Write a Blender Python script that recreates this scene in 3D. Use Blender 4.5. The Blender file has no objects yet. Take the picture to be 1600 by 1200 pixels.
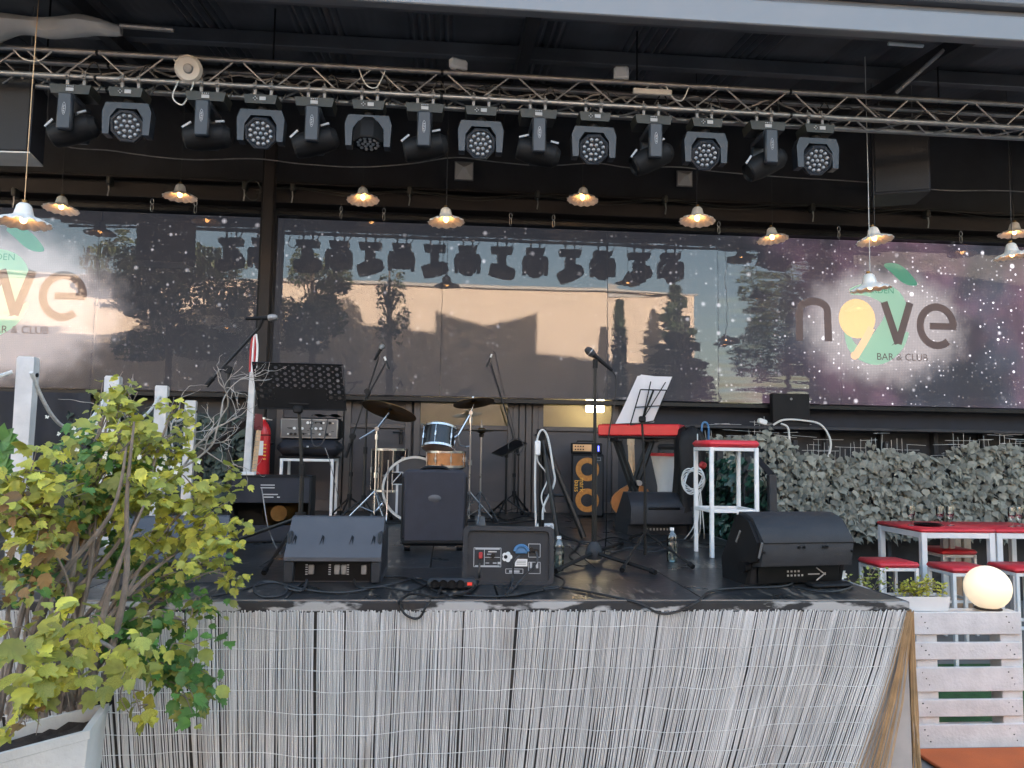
import bpy, math, random
from math import sin, cos, pi, radians
from mathutils import Vector, Matrix
random.seed(7)
scene = bpy.context.scene
col = scene.collection
# ------------------------------------------------------------------ camera
CAM = Vector((0, 0, 1.70)); FPX = 1200.0
YAW, PITCH, ROLL = radians(4.6), math.atan(100 / 1200), radians(0.9)
fwd = Vector((sin(YAW) * cos(PITCH), cos(YAW) * cos(PITCH), sin(PITCH)))
r0 = Vector((cos(YAW), -sin(YAW), 0)); u0 = r0.cross(fwd)
RGT = r0 * cos(ROLL) + u0 * sin(ROLL); UPV = u0 * cos(ROLL) - r0 * sin(ROLL)
cd = bpy.data.cameras.new('camera'); cam = bpy.data.objects.new('camera', cd); col.objects.link(cam)
cd.sensor_width = 36; cd.lens = 36 * FPX / 1600; cd.clip_end = 3000; cd.clip_start = 0.05
cam.matrix_world = Matrix(((RGT.x, UPV.x, -fwd.x, CAM.x), (RGT.y, UPV.y, -fwd.y, CAM.y), (RGT.z, UPV.z, -fwd.z, CAM.z), (0, 0, 0, 1)))
scene.camera = cam
# ------------------------------------------------------------------ light
EXPO = 4.0
SUN_EL = radians(13)
w = bpy.data.worlds.new('World'); scene.world = w; w.use_nodes = True
nt = w.node_tree; bg = nt.nodes['Background']
sky = nt.nodes.new('ShaderNodeTexSky'); sky.sky_type = 'NISHITA'; sky.sun_disc = False
sky.sun_elevation = SUN_EL; sky.sun_rotation = 0.0; sky.air_density = 1.0; sky.dust_density = 2.3; sky.ozone_density = 0.2
nt.links.new(sky.outputs[0], bg.inputs[0]); bg.inputs[1].default_value = 0.07
sd = bpy.data.lights.new('sun', 'SUN'); sd.energy = 5.0; sd.angle = radians(0.5); sd.color = (1, .86, .70)
sun = bpy.data.objects.new('sun', sd); col.objects.link(sun)
sun.rotation_euler = (-(pi / 2 - SUN_EL), 0, 0)       # shines towards -Y (from behind the stage)
vs = scene.view_settings; vs.view_transform = 'Standard'; vs.look = 'None'; vs.gamma = 1; vs.exposure = EXPO
vs.use_curve_mapping = False
EM = 2 ** -EXPO                                         # emission value that displays as 1.0
# ------------------------------------------------------------------ helpers
def ray(px, py): return fwd * FPX + RGT * (px - 800) + UPV * (600 - py)
def P(px, py, Y): d = ray(px, py); return CAM + d * ((Y - CAM.y) / d.y)
def Zp(px, py, z): d = ray(px, py); return CAM + d * ((z - CAM.z) / d.z)
DECK = 0.98
def D(px, py): return Zp(px, py, DECK)
YS = 8.6; YG = 8.55
def V(px, py, dist): q = P(px, py, 2 * YG + dist); return Vector((q.x, -dist, q.z))
def rnd(a, b): return random.uniform(a, b)
ROOT = {}
def tag(o, label=None, cat=None, group=None, kind=None):
    if label: o['label'] = label
    if cat: o['category'] = cat
    if group: o['group'] = group
    if kind: o['kind'] = kind
    return o
def thing(name, label, cat, loc=(0, 0, 0), rotz=0, group=None):
    o = bpy.data.objects.new(name, None); col.objects.link(o); o.empty_display_size = .05
    o.location = loc; o.rotation_euler = (0, 0, rotz)
    ROOT[o.name] = Matrix.Translation(Vector(loc)) @ Matrix.Rotation(rotz, 4, 'Z')
    return tag(o, label, cat, group)
def rootmat(o):
    while o.parent: o = o.parent
    return ROOT.get(o.name, Matrix.Identity(4))
def basis(d, up=Vector((0, 0, 1))):
    d = Vector(d).normalized()
    if abs(d.dot(up)) > .99: up = Vector((0, 1, 0)) if abs(d.y) < .9 else Vector((1, 0, 0))
    x = up.cross(d).normalized(); y = d.cross(x)
    return x, y, d
def frame(o, d, up=Vector((0, 0, 1))):   # local z along d
    x, y, z = basis(d, up)
    return Matrix(((x.x, y.x, z.x, o[0]), (x.y, y.y, z.y, o[1]), (x.z, y.z, z.z, o[2]), (0, 0, 0, 1)))
T = Matrix.Translation
def Rx(a): return Matrix.Rotation(a, 4, 'X')
def Ry(a): return Matrix.Rotation(a, 4, 'Y')
def Rz(a): return Matrix.Rotation(a, 4, 'Z')
class MB:
    def __init__(s): s.v = []; s.f = []
    def add(s, vs, fs, M=None):
        n = len(s.v)
        s.v += [(M @ Vector(p)) if M is not None else Vector(p) for p in vs]
        s.f += [tuple(i + n for i in f) for f in fs]; return s
    def box(s, c, sz, M=None):
        x, y, z = c; a, b, h = sz[0] / 2, sz[1] / 2, sz[2] / 2
        vs = [(x + i * a, y + j * b, z + k * h) for k in (-1, 1) for j in (-1, 1) for i in (-1, 1)]
        return s.add(vs, [(0, 2, 3, 1), (4, 5, 7, 6), (0, 1, 5, 4), (2, 6, 7, 3), (0, 4, 6, 2), (1, 3, 7, 5)], M)
    def cbox(s, c, sz, r=.01, M=None):
        x, y, z = c; a, b, h = [q / 2 for q in sz]; r = min(r, a * .9, b * .9, h * .9)
        vs = []; idx = {}
        for i in (-1, 1):
            for j in (-1, 1):
                for k in (-1, 1):
                    idx[i, j, k] = len(vs)
                    vs += [(x + i * a, y + j * (b - r), z + k * (h - r)), (x + i * (a - r), y + j * b, z + k * (h - r)), (x + i * (a - r), y + j * (b - r), z + k * h)]
        fs = []
        for sg in (-1, 1):
            q = [(-1, -1), (1, -1), (1, 1), (-1, 1)]
            if sg < 0: q = q[::-1]
            fs.append([idx[sg, j, k] for j, k in q])
            fs.append([idx[i, sg, k] + 1 for k, i in q])
            fs.append([idx[i, j, sg] + 2 for i, j in q])
        for j in (-1, 1):
            for k in (-1, 1):
                fs.append([idx[-1, j, k] + 1, idx[1, j, k] + 1, idx[1, j, k] + 2, idx[-1, j, k] + 2][::(1 if j * k < 0 else -1)])
                fs.append([idx[j, -1, k], idx[j, 1, k], idx[j, 1, k] + 2, idx[j, -1, k] + 2][::(1 if j * k > 0 else -1)])
                fs.append([idx[j, k, -1], idx[j, k, 1], idx[j, k, 1] + 1, idx[j, k, -1] + 1][::(1 if j * k < 0 else -1)])
        for i in (-1, 1):
            for j in (-1, 1):
                for k in (-1, 1):
                    n = idx[i, j, k]; fs.append([n, n + 1, n + 2][::(1 if i * j * k > 0 else -1)])
        return s.add(vs, fs, M)
    def cyl(s, p0, p1, r0, r1=None, n=12, caps=True):
        r1 = r0 if r1 is None else r1; p0 = Vector(p0); p1 = Vector(p1)
        x, y, d = basis(p1 - p0); vs = []
        for p, r in ((p0, r0), (p1, r1)):
            for i in range(n):
                a = 2 * pi * i / n; vs.append(p + x * (r * cos(a)) + y * (r * sin(a)))
        fs = [(i, (i + 1) % n, n + (i + 1) % n, n + i) for i in range(n)]
        if caps: fs += [tuple(range(n))[::-1], tuple(range(n, 2 * n))]
        return s.add(vs, fs)
    def tube(s, pts, r, n=6, caps=True):
        pts = [Vector(p) for p in pts]; vs = []; fs = []; m = len(pts); px = None
        for i, p in enumerate(pts):
            d = (pts[min(i + 1, m - 1)] - pts[max(i - 1, 0)])
            if d.length < 1e-9: d = Vector((0, 0, 1))
            d.normalize()
            if px is None: px = basis(d)[0]
            px = (px - d * px.dot(d))
            px = px.normalized() if px.length > 1e-6 else basis(d)[0]
            y = d.cross(px); rr = r[i] if isinstance(r, (list, tuple)) else r
            for k in range(n):
                a = 2 * pi * k / n; vs.append(p + px * (rr * cos(a)) + y * (rr * sin(a)))
        for i in range(m - 1):
            for k in range(n):
                a = i * n + k; b = i * n + (k + 1) % n; fs.append((a, b, b + n, a + n))
        if caps: fs += [tuple(range(n))[::-1], tuple(range((m - 1) * n, m * n))]
        return s.add(vs, fs)
    def lathe(s, prof, n=24, M=None, fn=None):
        vs = []; fs = []; m = len(prof)
        for j, (r, z) in enumerate(prof):
            for i in range(n):
                a = 2 * pi * i / n; rr, zz = (r, z) if fn is None else fn(a, j, r, z)
                vs.append((rr * cos(a), rr * sin(a), zz))
        for j in range(m - 1):
            for i in range(n):
                a = j * n + i; b = j * n + (i + 1) % n; fs.append((a, b, b + n, a + n))
        return s.add(vs, fs, M)
    def prism(s, ol, h, M=None):
        n = len(ol); vs = [(x, y, 0) for x, y in ol] + [(x, y, h) for x, y in ol]
        fs = [(i, (i + 1) % n, n + (i + 1) % n, n + i) for i in range(n)] + [tuple(range(n))[::-1], tuple(range(n, 2 * n))]
        return s.add(vs, fs, M)
    def sphere(s, c, r, n=16, m=10, sc=(1, 1, 1)):
        return s.lathe([(max(1e-4, r * sin(pi * j / m)), -r * cos(pi * j / m)) for j in range(m + 1)], n, T(Vector(c)) @ Matrix.Diagonal((*sc, 1)))
    def quad(s, a, b, c, d): return s.add([a, b, c, d], [(0, 1, 2, 3)])
    def build(s, name, mat, parent=None, world=False, ang=40, kind=None):
        vs = s.v
        if world and parent is not None:
            Mi = rootmat(parent).inverted(); vs = [Mi @ p for p in vs]
        me = bpy.data.meshes.new(name); me.from_pydata([tuple(p) for p in vs], [], s.f); me.validate(); me.update()
        me.polygons.foreach_set('use_smooth', [True] * len(me.polygons)); me.set_sharp_from_angle(angle=radians(ang))
        if isinstance(mat, str): mat = MT[mat]
        me.materials.append(mat)
        o = bpy.data.objects.new(name, me); col.objects.link(o)
        if parent is not None: o.parent = parent
        if kind: o['kind'] = kind
        return o
def inst(src, name, parent, M):
    o = bpy.data.objects.new(name, src if isinstance(src, bpy.types.Mesh) else src.data); col.objects.link(o); o.parent = parent; o.matrix_local = M; return o
def smooth(pts, k=6):
    pts = [Vector(p) for p in pts]; out = []
    for i in range(len(pts) - 1):
        p0, p1, p2, p3 = pts[max(i - 1, 0)], pts[i], pts[i + 1], pts[min(i + 2, len(pts) - 1)]
        for j in range(k):
            t = j / k
            out.append(.5 * ((2 * p1) + (p2 - p0) * t + (2 * p0 - 5 * p1 + 4 * p2 - p3) * t * t + (3 * p1 - p0 - 3 * p2 + p3) * t ** 3))
    return out + [pts[-1]]
def sag(a, b, s, n=12):
    a = Vector(a); b = Vector(b); return [a.lerp(b, i / n) - Vector((0, 0, s * 4 * (i / n) * (1 - i / n))) for i in range(n + 1)]
# ------------------------------------------------------------------ materials
MT = {}
def node(nt, t, **kw):
    n = nt.nodes.new(t)
    for k, v in kw.items(): setattr(n, k, v)
    return n
def mat(name, rgb, rough=.6, metal=0., var=.15, vs=6., bump=0., bs=80., spec=.5, island=0., rvar=.1, trans=0.):
    m = bpy.data.materials.new(name); m.use_nodes = True; nt = m.node_tree; b = nt.nodes['Principled BSDF']; L = nt.links.new
    tc = node(nt, 'ShaderNodeTexCoord'); nz = node(nt, 'ShaderNodeTexNoise'); nz.inputs['Scale'].default_value = vs; nz.inputs['Detail'].default_value = 6
    L(tc.outputs['Object'], nz.inputs['Vector'])
    mp = node(nt, 'ShaderNodeMapRange'); mp.inputs[1].default_value = .3; mp.inputs[2].default_value = .7; mp.inputs[3].default_value = 1 - var; mp.inputs[4].default_value = 1 + var
    L(nz.outputs['Fac'], mp.inputs[0])
    fac = mp.outputs[0]
    if island:
        g = node(nt, 'ShaderNodeNewGeometry'); oi = node(nt, 'ShaderNodeObjectInfo'); ad = node(nt, 'ShaderNodeMath', operation='ADD'); fr = node(nt, 'ShaderNodeMath', operation='FRACT')
        L(g.outputs['Random Per Island'], ad.inputs[0]); L(oi.outputs['Random'], ad.inputs[1]); L(ad.outputs[0], fr.inputs[0])
        m2 = node(nt, 'ShaderNodeMapRange'); m2.inputs[3].default_value = 1 - island; m2.inputs[4].default_value = 1 + island; L(fr.outputs[0], m2.inputs[0])
        mu = node(nt, 'ShaderNodeMath', operation='MULTIPLY'); L(fac, mu.inputs[0]); L(m2.outputs[0], mu.inputs[1]); fac = mu.outputs[0]
    vm = node(nt, 'ShaderNodeVectorMath', operation='SCALE'); vm.inputs[0].default_value = rgb; L(fac, vm.inputs['Scale'])
    L(vm.outputs[0], b.inputs['Base Color'])
    b.inputs['Metallic'].default_value = metal; b.inputs['Specular IOR Level'].default_value = spec
    if rvar:
        m3 = node(nt, 'ShaderNodeMapRange'); m3.inputs[3].default_value = max(.03, rough - rvar); m3.inputs[4].default_value = min(1, rough + rvar); L(nz.outputs['Fac'], m3.inputs[0]); L(m3.outputs[0], b.inputs['Roughness'])
    else: b.inputs['Roughness'].default_value = rough
    if bump:
        n2 = node(nt, 'ShaderNodeTexNoise'); n2.inputs['Scale'].default_value = bs; n2.inputs['Detail'].default_value = 4; L(tc.outputs['Object'], n2.inputs['Vector'])
        bp = node(nt, 'ShaderNodeBump'); bp.inputs['Strength'].default_value = bump; bp.inputs['Distance'].default_value = .01; L(n2.outputs['Fac'], bp.inputs['Height']); L(bp.outputs[0], b.inputs['Normal'])
    if trans:
        tr = node(nt, 'ShaderNodeBsdfTranslucent'); L(vm.outputs[0], tr.inputs[0]); mx = node(nt, 'ShaderNodeMixShader'); mx.inputs[0].default_value = trans
        L(b.outputs[0], mx.inputs[1]); L(tr.outputs[0], mx.inputs[2]); L(mx.outputs[0], nt.nodes['Material Output'].inputs[0])
    MT[name] = m; return m
def emis(name, rgb, k):
    m = bpy.data.materials.new(name); m.use_nodes = True; b = m.node_tree.nodes['Principled BSDF']
    b.inputs['Base Color'].default_value = (*rgb, 1); b.inputs['Emission Color'].default_value = (*rgb, 1); b.inputs['Emission Strength'].default_value = k; MT[name] = m; return m
def glass(name, fac, tint=(1, 1, 1), rough=.0, bump=0., bs=3., stretch=(1, 1, 1)):
    m = bpy.data.materials.new(name); m.use_nodes = True; nt = m.node_tree; L = nt.links.new
    nt.nodes.remove(nt.nodes['Principled BSDF'])
    t = node(nt, 'ShaderNodeBsdfTransparent'); t.inputs[0].default_value = (*tint, 1)
    g = node(nt, 'ShaderNodeBsdfGlossy'); g.inputs['Roughness'].default_value = rough; g.inputs['Color'].default_value = (1, 1, 1, 1)
    lw = node(nt, 'ShaderNodeFresnel'); lw.inputs[0].default_value = 1.5
    ad = node(nt, 'ShaderNodeMath', operation='ADD', use_clamp=True); ad.inputs[1].default_value = fac - .04; L(lw.outputs[0], ad.inputs[0])
    mx = node(nt, 'ShaderNodeMixShader'); L(ad.outputs[0], mx.inputs[0]); L(t.outputs[0], mx.inputs[1]); L(g.outputs[0], mx.inputs[2])
    if bump:
        tc = node(nt, 'ShaderNodeTexCoord'); mp = node(nt, 'ShaderNodeMapping'); mp.inputs['Scale'].default_value = stretch
        nz = node(nt, 'ShaderNodeTexNoise'); nz.inputs['Scale'].default_value = bs; nz.inputs['Detail'].default_value = 1.0
        L(tc.outputs['Object'], mp.inputs[0]); L(mp.outputs[0], nz.inputs['Vector'])
        bp = node(nt, 'ShaderNodeBump'); bp.inputs['Strength'].default_value = 1; bp.inputs['Distance'].default_value = bump; L(nz.outputs['Fac'], bp.inputs['Height']); L(bp.outputs[0], g.inputs['Normal'])
    L(mx.outputs[0], nt.nodes['Material Output'].inputs[0]); MT[name] = m; return m
mat('black', (.008, .008, .009), .6, var=.3, bump=.1, bs=200, spec=.25)
mat('black_paint', (.024, .024, .028), .6, var=.35, vs=3, bump=.15, bs=40)
mat('black_gloss', (.006, .006, .007), .32, var=.3, spec=.25)
mat('black_metal', (.009, .009, .0095), .42, var=.3, spec=.35)
mat('plastic', (.024, .025, .029), .52, var=.2, vs=9, bump=.25, bs=400, spec=.35)
mat('plastic_grey', (.07, .072, .082), .5, var=.1, bump=.2, bs=400)
mat('navy', (.013, .015, .023), .75, var=.3, bump=.2, bs=20)
mat('fabric', (.03, .03, .04), .85, var=.18, vs=12, bump=.35, bs=500)
mat('chrome', (.5, .5, .51), .28, 1, var=.05, rvar=.08)
mat('alu', (.35, .335, .325), .42, .85, var=.2, vs=12, rvar=.15)
mat('alu_dull', (.28, .27, .265), .55, .6, var=.25, vs=10, rvar=.15)
mat('white_paint', (.72, .72, .72), .5, var=.07, vs=5, bump=.1, bs=30)
mat('white_wood', (.56, .545, .53), .7, var=.14, vs=9, bump=.3, bs=50)
mat('pallet', (.66, .64, .63), .75, var=.12, vs=7, bump=.35, bs=60)
mat('white_plastic', (.75, .75, .74), .4, var=.05)
mat('red_vinyl', (.62, .035, .05), .42, var=.12, vs=5, bump=.1, bs=60)
mat('red_paint', (.55, .02, .025), .3, var=.1)
mat('brown_beam', (.02, .014, .012), .7, var=.3, bump=.2)
mat('door', (.058, .052, .056), .6, var=.12, bump=.1, bs=30)
mat('door_frame', (.085, .07, .065), .6, var=.15, bump=.1, bs=30)
mat('cream', (.72, .62, .42), .8, var=.08)
mat('rope', (.62, .62, .60), .85, var=.15, vs=60, bump=.5, bs=150)
mat('white_cable', (.6, .6, .58), .5, var=.1)
mat('grey_cable', (.03, .03, .033), .5, var=.2)
mat('black_cable', (.007, .007, .008), .5, var=.2)
mat('brass', (.22, .13, .05), .38, .9, var=.3, vs=14, rvar=.15)
mat('drum_black', (.010, .010, .013), .22, var=.2, spec=.5)
mat('drum_wood', (.42, .17, .06), .3, var=.25, vs=10)
mat('drum_skin', (.035, .035, .04), .45, var=.15)
mat('skin_clear', (.20, .13, .10), .35, var=.15)
mat('gold', (.48, .20, .04), .5, .2, var=.2, vs=30, bump=.3, bs=300)
mat('yellow', (.8, .42, .06), .5, var=.05)
mat('copper', (.6, .38, .2), .4, .4, var=.1)
mat('silver_panel', (.14, .14, .14), .4, .4, var=.1)
mat('grille', (.03, .03, .033), .6, var=.4, vs=150, bump=.8, bs=300)
mat('maple', (.65, .42, .24), .4, var=.12, vs=20)
mat('maroon', (.12, .02, .025), .3, var=.1)
mat('paper', (.78, .77, .80), .8, var=.03)
mat('print', (.42, .42, .43), .6, var=.02)
mat('red_print', (.4, .025, .03), .5, var=.05)
mat('blue_print', (.05, .16, .32), .5, var=.1)
mat('orange_cloth', (.55, .12, .03), .85, var=.12, vs=4, bump=.3, bs=200)
mat('tarp', (.55, .52, .48), .7, var=.12, vs=4, bump=.3, bs=15)
mat('sheet_cloth', (.42, .39, .37), .8, var=.15, vs=5, bump=.3, bs=20)
mat('fascia', (.20, .20, .21), .5, .2, var=.06, vs=2)
mat('fascia_dark', (.13, .13, .14), .5, .2, var=.1, vs=2)
mat('roof_metal', (.13, .13, .14), .5, .3, var=.25, vs=2, rvar=.15)
mat('enamel', (.78, .76, .72), .3, var=.04)
mat('backing', (.075, .068, .062), .9, var=.3, vs=6)
mat('soil', (.035, .024, .018), .95, var=.4, vs=30, bump=.8, bs=40)
mat('concrete', (.58, .57, .55), .8, var=.12, vs=4, bump=.3, bs=40)
mat('paving', (.20, .19, .18), .85, var=.25, vs=2, bump=.3, bs=30)
mat('peach_wall', (.55, .44, .355), .9, var=.06, vs=1.5, bump=.2, bs=10)
mat('render_wall', (.35, .33, .32), .9, var=.1, vs=1.5)
mat('bark', (.12, .085, .06), .9, var=.35, vs=25, bump=.8, bs=60)
mat('twig', (.22, .18, .15), .85, var=.25, vs=25, bump=.3, bs=60)
mat('dead_twig', (.34, .31, .28), .85, var=.25, vs=25)
mat('wire_dark', (.16, .16, .16), .5, .5, var=.2)
mat('dark_brick', (.07, .065, .062), .85, var=.25, vs=2, bump=.3, bs=20)
mat('wire', (.72, .72, .70), .5, .2, var=.2)
mat('reed_tan', (.38, .24, .12), .75, var=.25, vs=12, island=.35)
mat('leaf_yellow', (.52, .50, .08), .5, var=.28, vs=25, island=.38, trans=.35)
mat('leaf_green', (.10, .22, .05), .5, var=.2, vs=25, island=.35, trans=.3)
mat('leaf_olive', (.32, .34, .07), .55, var=.2, vs=25, island=.4, trans=.3)
mat('leaf_brown', (.24, .14, .05), .7, var=.2, vs=25, island=.4, trans=.2)
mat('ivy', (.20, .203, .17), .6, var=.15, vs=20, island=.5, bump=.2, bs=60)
mat('ivy_shaded', (.03, .045, .034), .6, var=.2, vs=20, island=.5)  # ivy with shade put into its colour, for the left hedge
mat('ivy_green', (.012, .05, .035), .35, var=.2, vs=20, island=.5)
mat('tree_leaf', (.07, .085, .03), .6, var=.2, vs=8, island=.5, trans=.25)
mat('conifer', (.035, .055, .025), .6, var=.2, vs=8, island=.5)
mat('petal', (.8, .8, .74), .6, var=.05, trans=.3)
mat('lens', (.33, .34, .36), .15, .3, var=.1)
mat('chain', (.4, .4, .4), .35, .9)
mat('wash_body', (.026, .029, .036), .42, var=.15, bump=.1, bs=200)
mat('lamp_box', (.03, .03, .025), .5, var=.25, vs=20)
emis('bulb', (1, .46, .14), 26 * EM)
emis('blue_led', (.1, .12, 1), 6 * EM)
emis('red_led', (.7, .05, .03), .5 * EM)
emis('window_lamp', (1, .84, .52), 22 * EM)
glass('pane', .042, bump=.0012, bs=.9)
glass('pane_streak', .042, bump=.0012, bs=1.3, stretch=(.5, 1, 5))
glass('pane_ripple', .042, bump=.006, bs=1.5, stretch=(.8, 1, 4.5))
glass('door_glass', .09, (.95, .95, .9), bump=.002, bs=1)
glass('clear_glass', .10, (.93, .95, .95))
glass('water', .08, (.72, .86, .88))
# reeds: whitewashed, brown stains where the paint is worn
def reed_mat():
    m = mat('reed', (.58, .57, .555), .8, var=.10, vs=3, island=.20, bump=.3, bs=120); nt = m.node_tree; b = nt.nodes['Principled BSDF']; L = nt.links.new
    src = b.inputs['Base Color'].links[0].from_socket
    tc = node(nt, 'ShaderNodeTexCoord'); mp = node(nt, 'ShaderNodeMapping'); mp.inputs['Scale'].default_value = (5, 1, 1.3); nz = node(nt, 'ShaderNodeTexNoise'); nz.inputs['Scale'].default_value = 1.6; nz.inputs['Detail'].default_value = 8
    L(tc.outputs['Object'], mp.inputs[0]); L(mp.outputs[0], nz.inputs['Vector'])
    r = node(nt, 'ShaderNodeMapRange'); r.inputs[1].default_value = .60; r.inputs[2].default_value = .76; r.inputs[3].default_value = 0; r.inputs[4].default_value = .5; L(nz.outputs['Fac'], r.inputs[0])
    mx = node(nt, 'ShaderNodeMix', data_type='RGBA'); L(r.outputs[0], mx.inputs[0]); L(src, mx.inputs[6]); mx.inputs[7].default_value = (.20, .14, .10, 1)
    L(mx.outputs[2], b.inputs['Base Color'])
reed_mat()
def deck_mat():
    m = mat('deck', (.021, .0215, .023), .32, var=.35, vs=3, bump=.25, bs=25, rvar=.16); nt = m.node_tree; b = nt.nodes['Principled BSDF']; L = nt.links.new
    src = b.inputs['Base Color'].links[0].from_socket
    tc = node(nt, 'ShaderNodeTexCoord'); mp = node(nt, 'ShaderNodeMapping'); mp.inputs['Scale'].default_value = (14, 2.2, 1); mp.inputs['Rotation'].default_value = (0, 0, .5)
    nz = node(nt, 'ShaderNodeTexNoise'); nz.inputs['Scale'].default_value = 2.2; nz.inputs['Detail'].default_value = 9; nz.inputs['Roughness'].default_value = .65
    L(tc.outputs['Object'], mp.inputs[0]); L(mp.outputs[0], nz.inputs['Vector'])
    n2 = node(nt, 'ShaderNodeTexNoise'); n2.inputs['Scale'].default_value = 1.1; L(tc.outputs['Object'], n2.inputs['Vector'])
    ml = node(nt, 'ShaderNodeMath', operation='MULTIPLY'); L(nz.outputs['Fac'], ml.inputs[0]); L(n2.outputs['Fac'], ml.inputs[1])
    r = node(nt, 'ShaderNodeMapRange'); r.inputs[1].default_value = .335; r.inputs[2].default_value = .37; r.inputs[3].default_value = 0; r.inputs[4].default_value = .75; L(ml.outputs[0], r.inputs[0])
    mx = node(nt, 'ShaderNodeMix', data_type='RGBA'); L(r.outputs[0], mx.inputs[0]); L(src, mx.inputs[6]); mx.inputs[7].default_value = (.22, .18, .14, 1)
    L(mx.outputs[2], b.inputs['Base Color'])
deck_mat()
def trim_mat():
    m = mat('trim', (.022, .021, .022), .6, var=.3, bump=.3, bs=30); nt = m.node_tree; b = nt.nodes['Principled BSDF']; L = nt.links.new
    src = b.inputs['Base Color'].links[0].from_socket
    tc = node(nt, 'ShaderNodeTexCoord'); mp = node(nt, 'ShaderNodeMapping'); mp.inputs['Scale'].default_value = (2, 1, 6)
    nz = node(nt, 'ShaderNodeTexNoise'); nz.inputs['Scale'].default_value = 1.6; nz.inputs['Detail'].default_value = 7; L(tc.outputs['Object'], mp.inputs[0]); L(mp.outputs[0], nz.inputs['Vector'])
    r = node(nt, 'ShaderNodeMapRange'); r.inputs[1].default_value = .5; r.inputs[2].default_value = .54; r.inputs[4].default_value = .9; L(nz.outputs['Fac'], r.inputs[0])
    mx = node(nt, 'ShaderNodeMix', data_type='RGBA'); L(r.outputs[0], mx.inputs[0]); L(src, mx.inputs[6]); mx.inputs[7].default_value = (.42, .41, .40, 1); L(mx.outputs[2], b.inputs['Base Color'])
trim_mat()
# ================================================================== SETTING
g = MB(); g.quad((-150, -150, 0), (150, -150, 0), (150, 150, 0), (-150, 150, 0)); tag(g.build('ground', 'paving'), kind='structure')
YF = D(800, 938).y                     # stage front
XR = D(1391, 931).x                    # stage right edge
XL = -3.75
YB = 8.72                              # facade line
# ---- stage platform
st = thing('stage_platform', 'black painted wooden stage platform with scuffed deck boards', 'stage', ((XL + XR) / 2, YF, 0))
m = MB(); m.box(((XL + XR) / 2, (YF + .12 + YB) / 2, .46), (XR - XL - .1, YB - YF - .12, .92)); m.build('base_frame', 'black_paint', st, True)
nx, ny = 6, 5
for j in range(ny):
    y0 = YF + (YB - YF) * j / ny; y1 = YF + (YB - YF) * (j + 1) / ny
    for i in range(nx):
        off = .35 if j % 2 else 0
        x0 = max(XL, XL + (XR - XL) * (i) / nx - off); x1 = min(XR, XL + (XR - XL) * (i + 1) / nx - off)
        if i == nx - 1: x1 = XR
        mm = MB(); mm.cbox((0, 0, 0), (x1 - x0 - .006, y1 - y0 - .006, .036), .003)
        o = mm.build('deck_panel', 'deck', st); o.location = ((x0 + x1) / 2 - (XL + XR) / 2, (y0 + y1) / 2 - YF, DECK - .018 + rnd(-.0015, .0015))
m = MB(); m.cbox(((XL + XR) / 2, YF - .012, .955), (XR - XL + .04, .02, .045), .004); m.build('front_trim', 'trim', st, True)
m = MB(); m.box(((XL + XR) / 2 - .02, YF - .012, .9825), (XR - XL - .02, .014, .006)); m.build('edge_strip', 'alu', st, True)
m = MB(); m.cbox((XR + .012, (YF + YB) / 2, .955), (.022, YB - YF, .045), .004); m.build('side_trim', 'trim', st, True)
# ---- reed screen hung on the stage front
rs = thing('reed_screen', 'whitewashed reed matting hung across the front of the stage', 'reed screen', ((XL + XR) / 2, YF - .03, 0))
zt = .935; m = MB(); m.box(((XL + XR) / 2, YF + .02, .465), (XR - XL, .03, .93)); m.build('backing_board', 'backing', st, True)
def lean(x):     # metres of sideways drift at the foot of a reed whose head is at x
    xc = Zp(640, 960, zt).x
    t = (x - xc)
    return -.02 + (-.115 * t if t < 0 else -.125 * t - .008 * t * t) + .012 * sin(x * 9) + .02 * sin(x * 2.3 + 1)
def reed_pt(x, z, y=0):
    t = max(0.0, 1 - z / zt)
    return Vector((x + lean(x) * (t ** 1.15) * .95, YF - .028 + .02 * sin(x * 4) * t + y, z))
m = MB(); m2 = MB(); x = XL
wx = [rnd(XL, XR) for _ in range(22)]
gaps = sorted(wx)
while x < XR + .005:
    if min(abs(x - q) for q in gaps) > .004 or random.random() < .2:
        top = zt + rnd(-.006, .008); rr = rnd(.0025, .0036); y = rnd(-.004, .004); w1 = rnd(-.003, .003); w2 = rnd(-.005, .005)
        pts = [reed_pt(x, top, y), reed_pt(x, .66, y) + Vector((w1, 0, 0)), reed_pt(x, .3, y) + Vector((w2, 0, 0)), reed_pt(x, 0.004, y) + Vector((w2 * 1.4, 0, 0))]
        m.tube(pts, rr, 4, False)
    x += rnd(.0052, .0078)
tag(m.build('reeds', 'reed', rs, True), kind='stuff')
for i in range(10):
    z = .86 - i * .092; ph = rnd(0, 6); pts = []
    n = 90
    for k in range(n + 1):
        xx = XL + (XR - .01 - XL) * k / n
        zz = z + .007 * sin(xx * 3 + ph) - .05 * (1 - z) * math.exp(-((xx - XR + .9) / .25) ** 2) * .6 + .004 * sin(xx * 17 + ph * 2) - .03 * (1 - z) * math.exp(-((xx + .45) / .3) ** 2)
        pts.append(reed_pt(xx, max(.01, zz), -.008) + Vector((0, 0, rnd(-.0016, .0016))))
    MB().tube(pts, .0015, 4).build('binding_wire', 'wire', rs, True)
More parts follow.
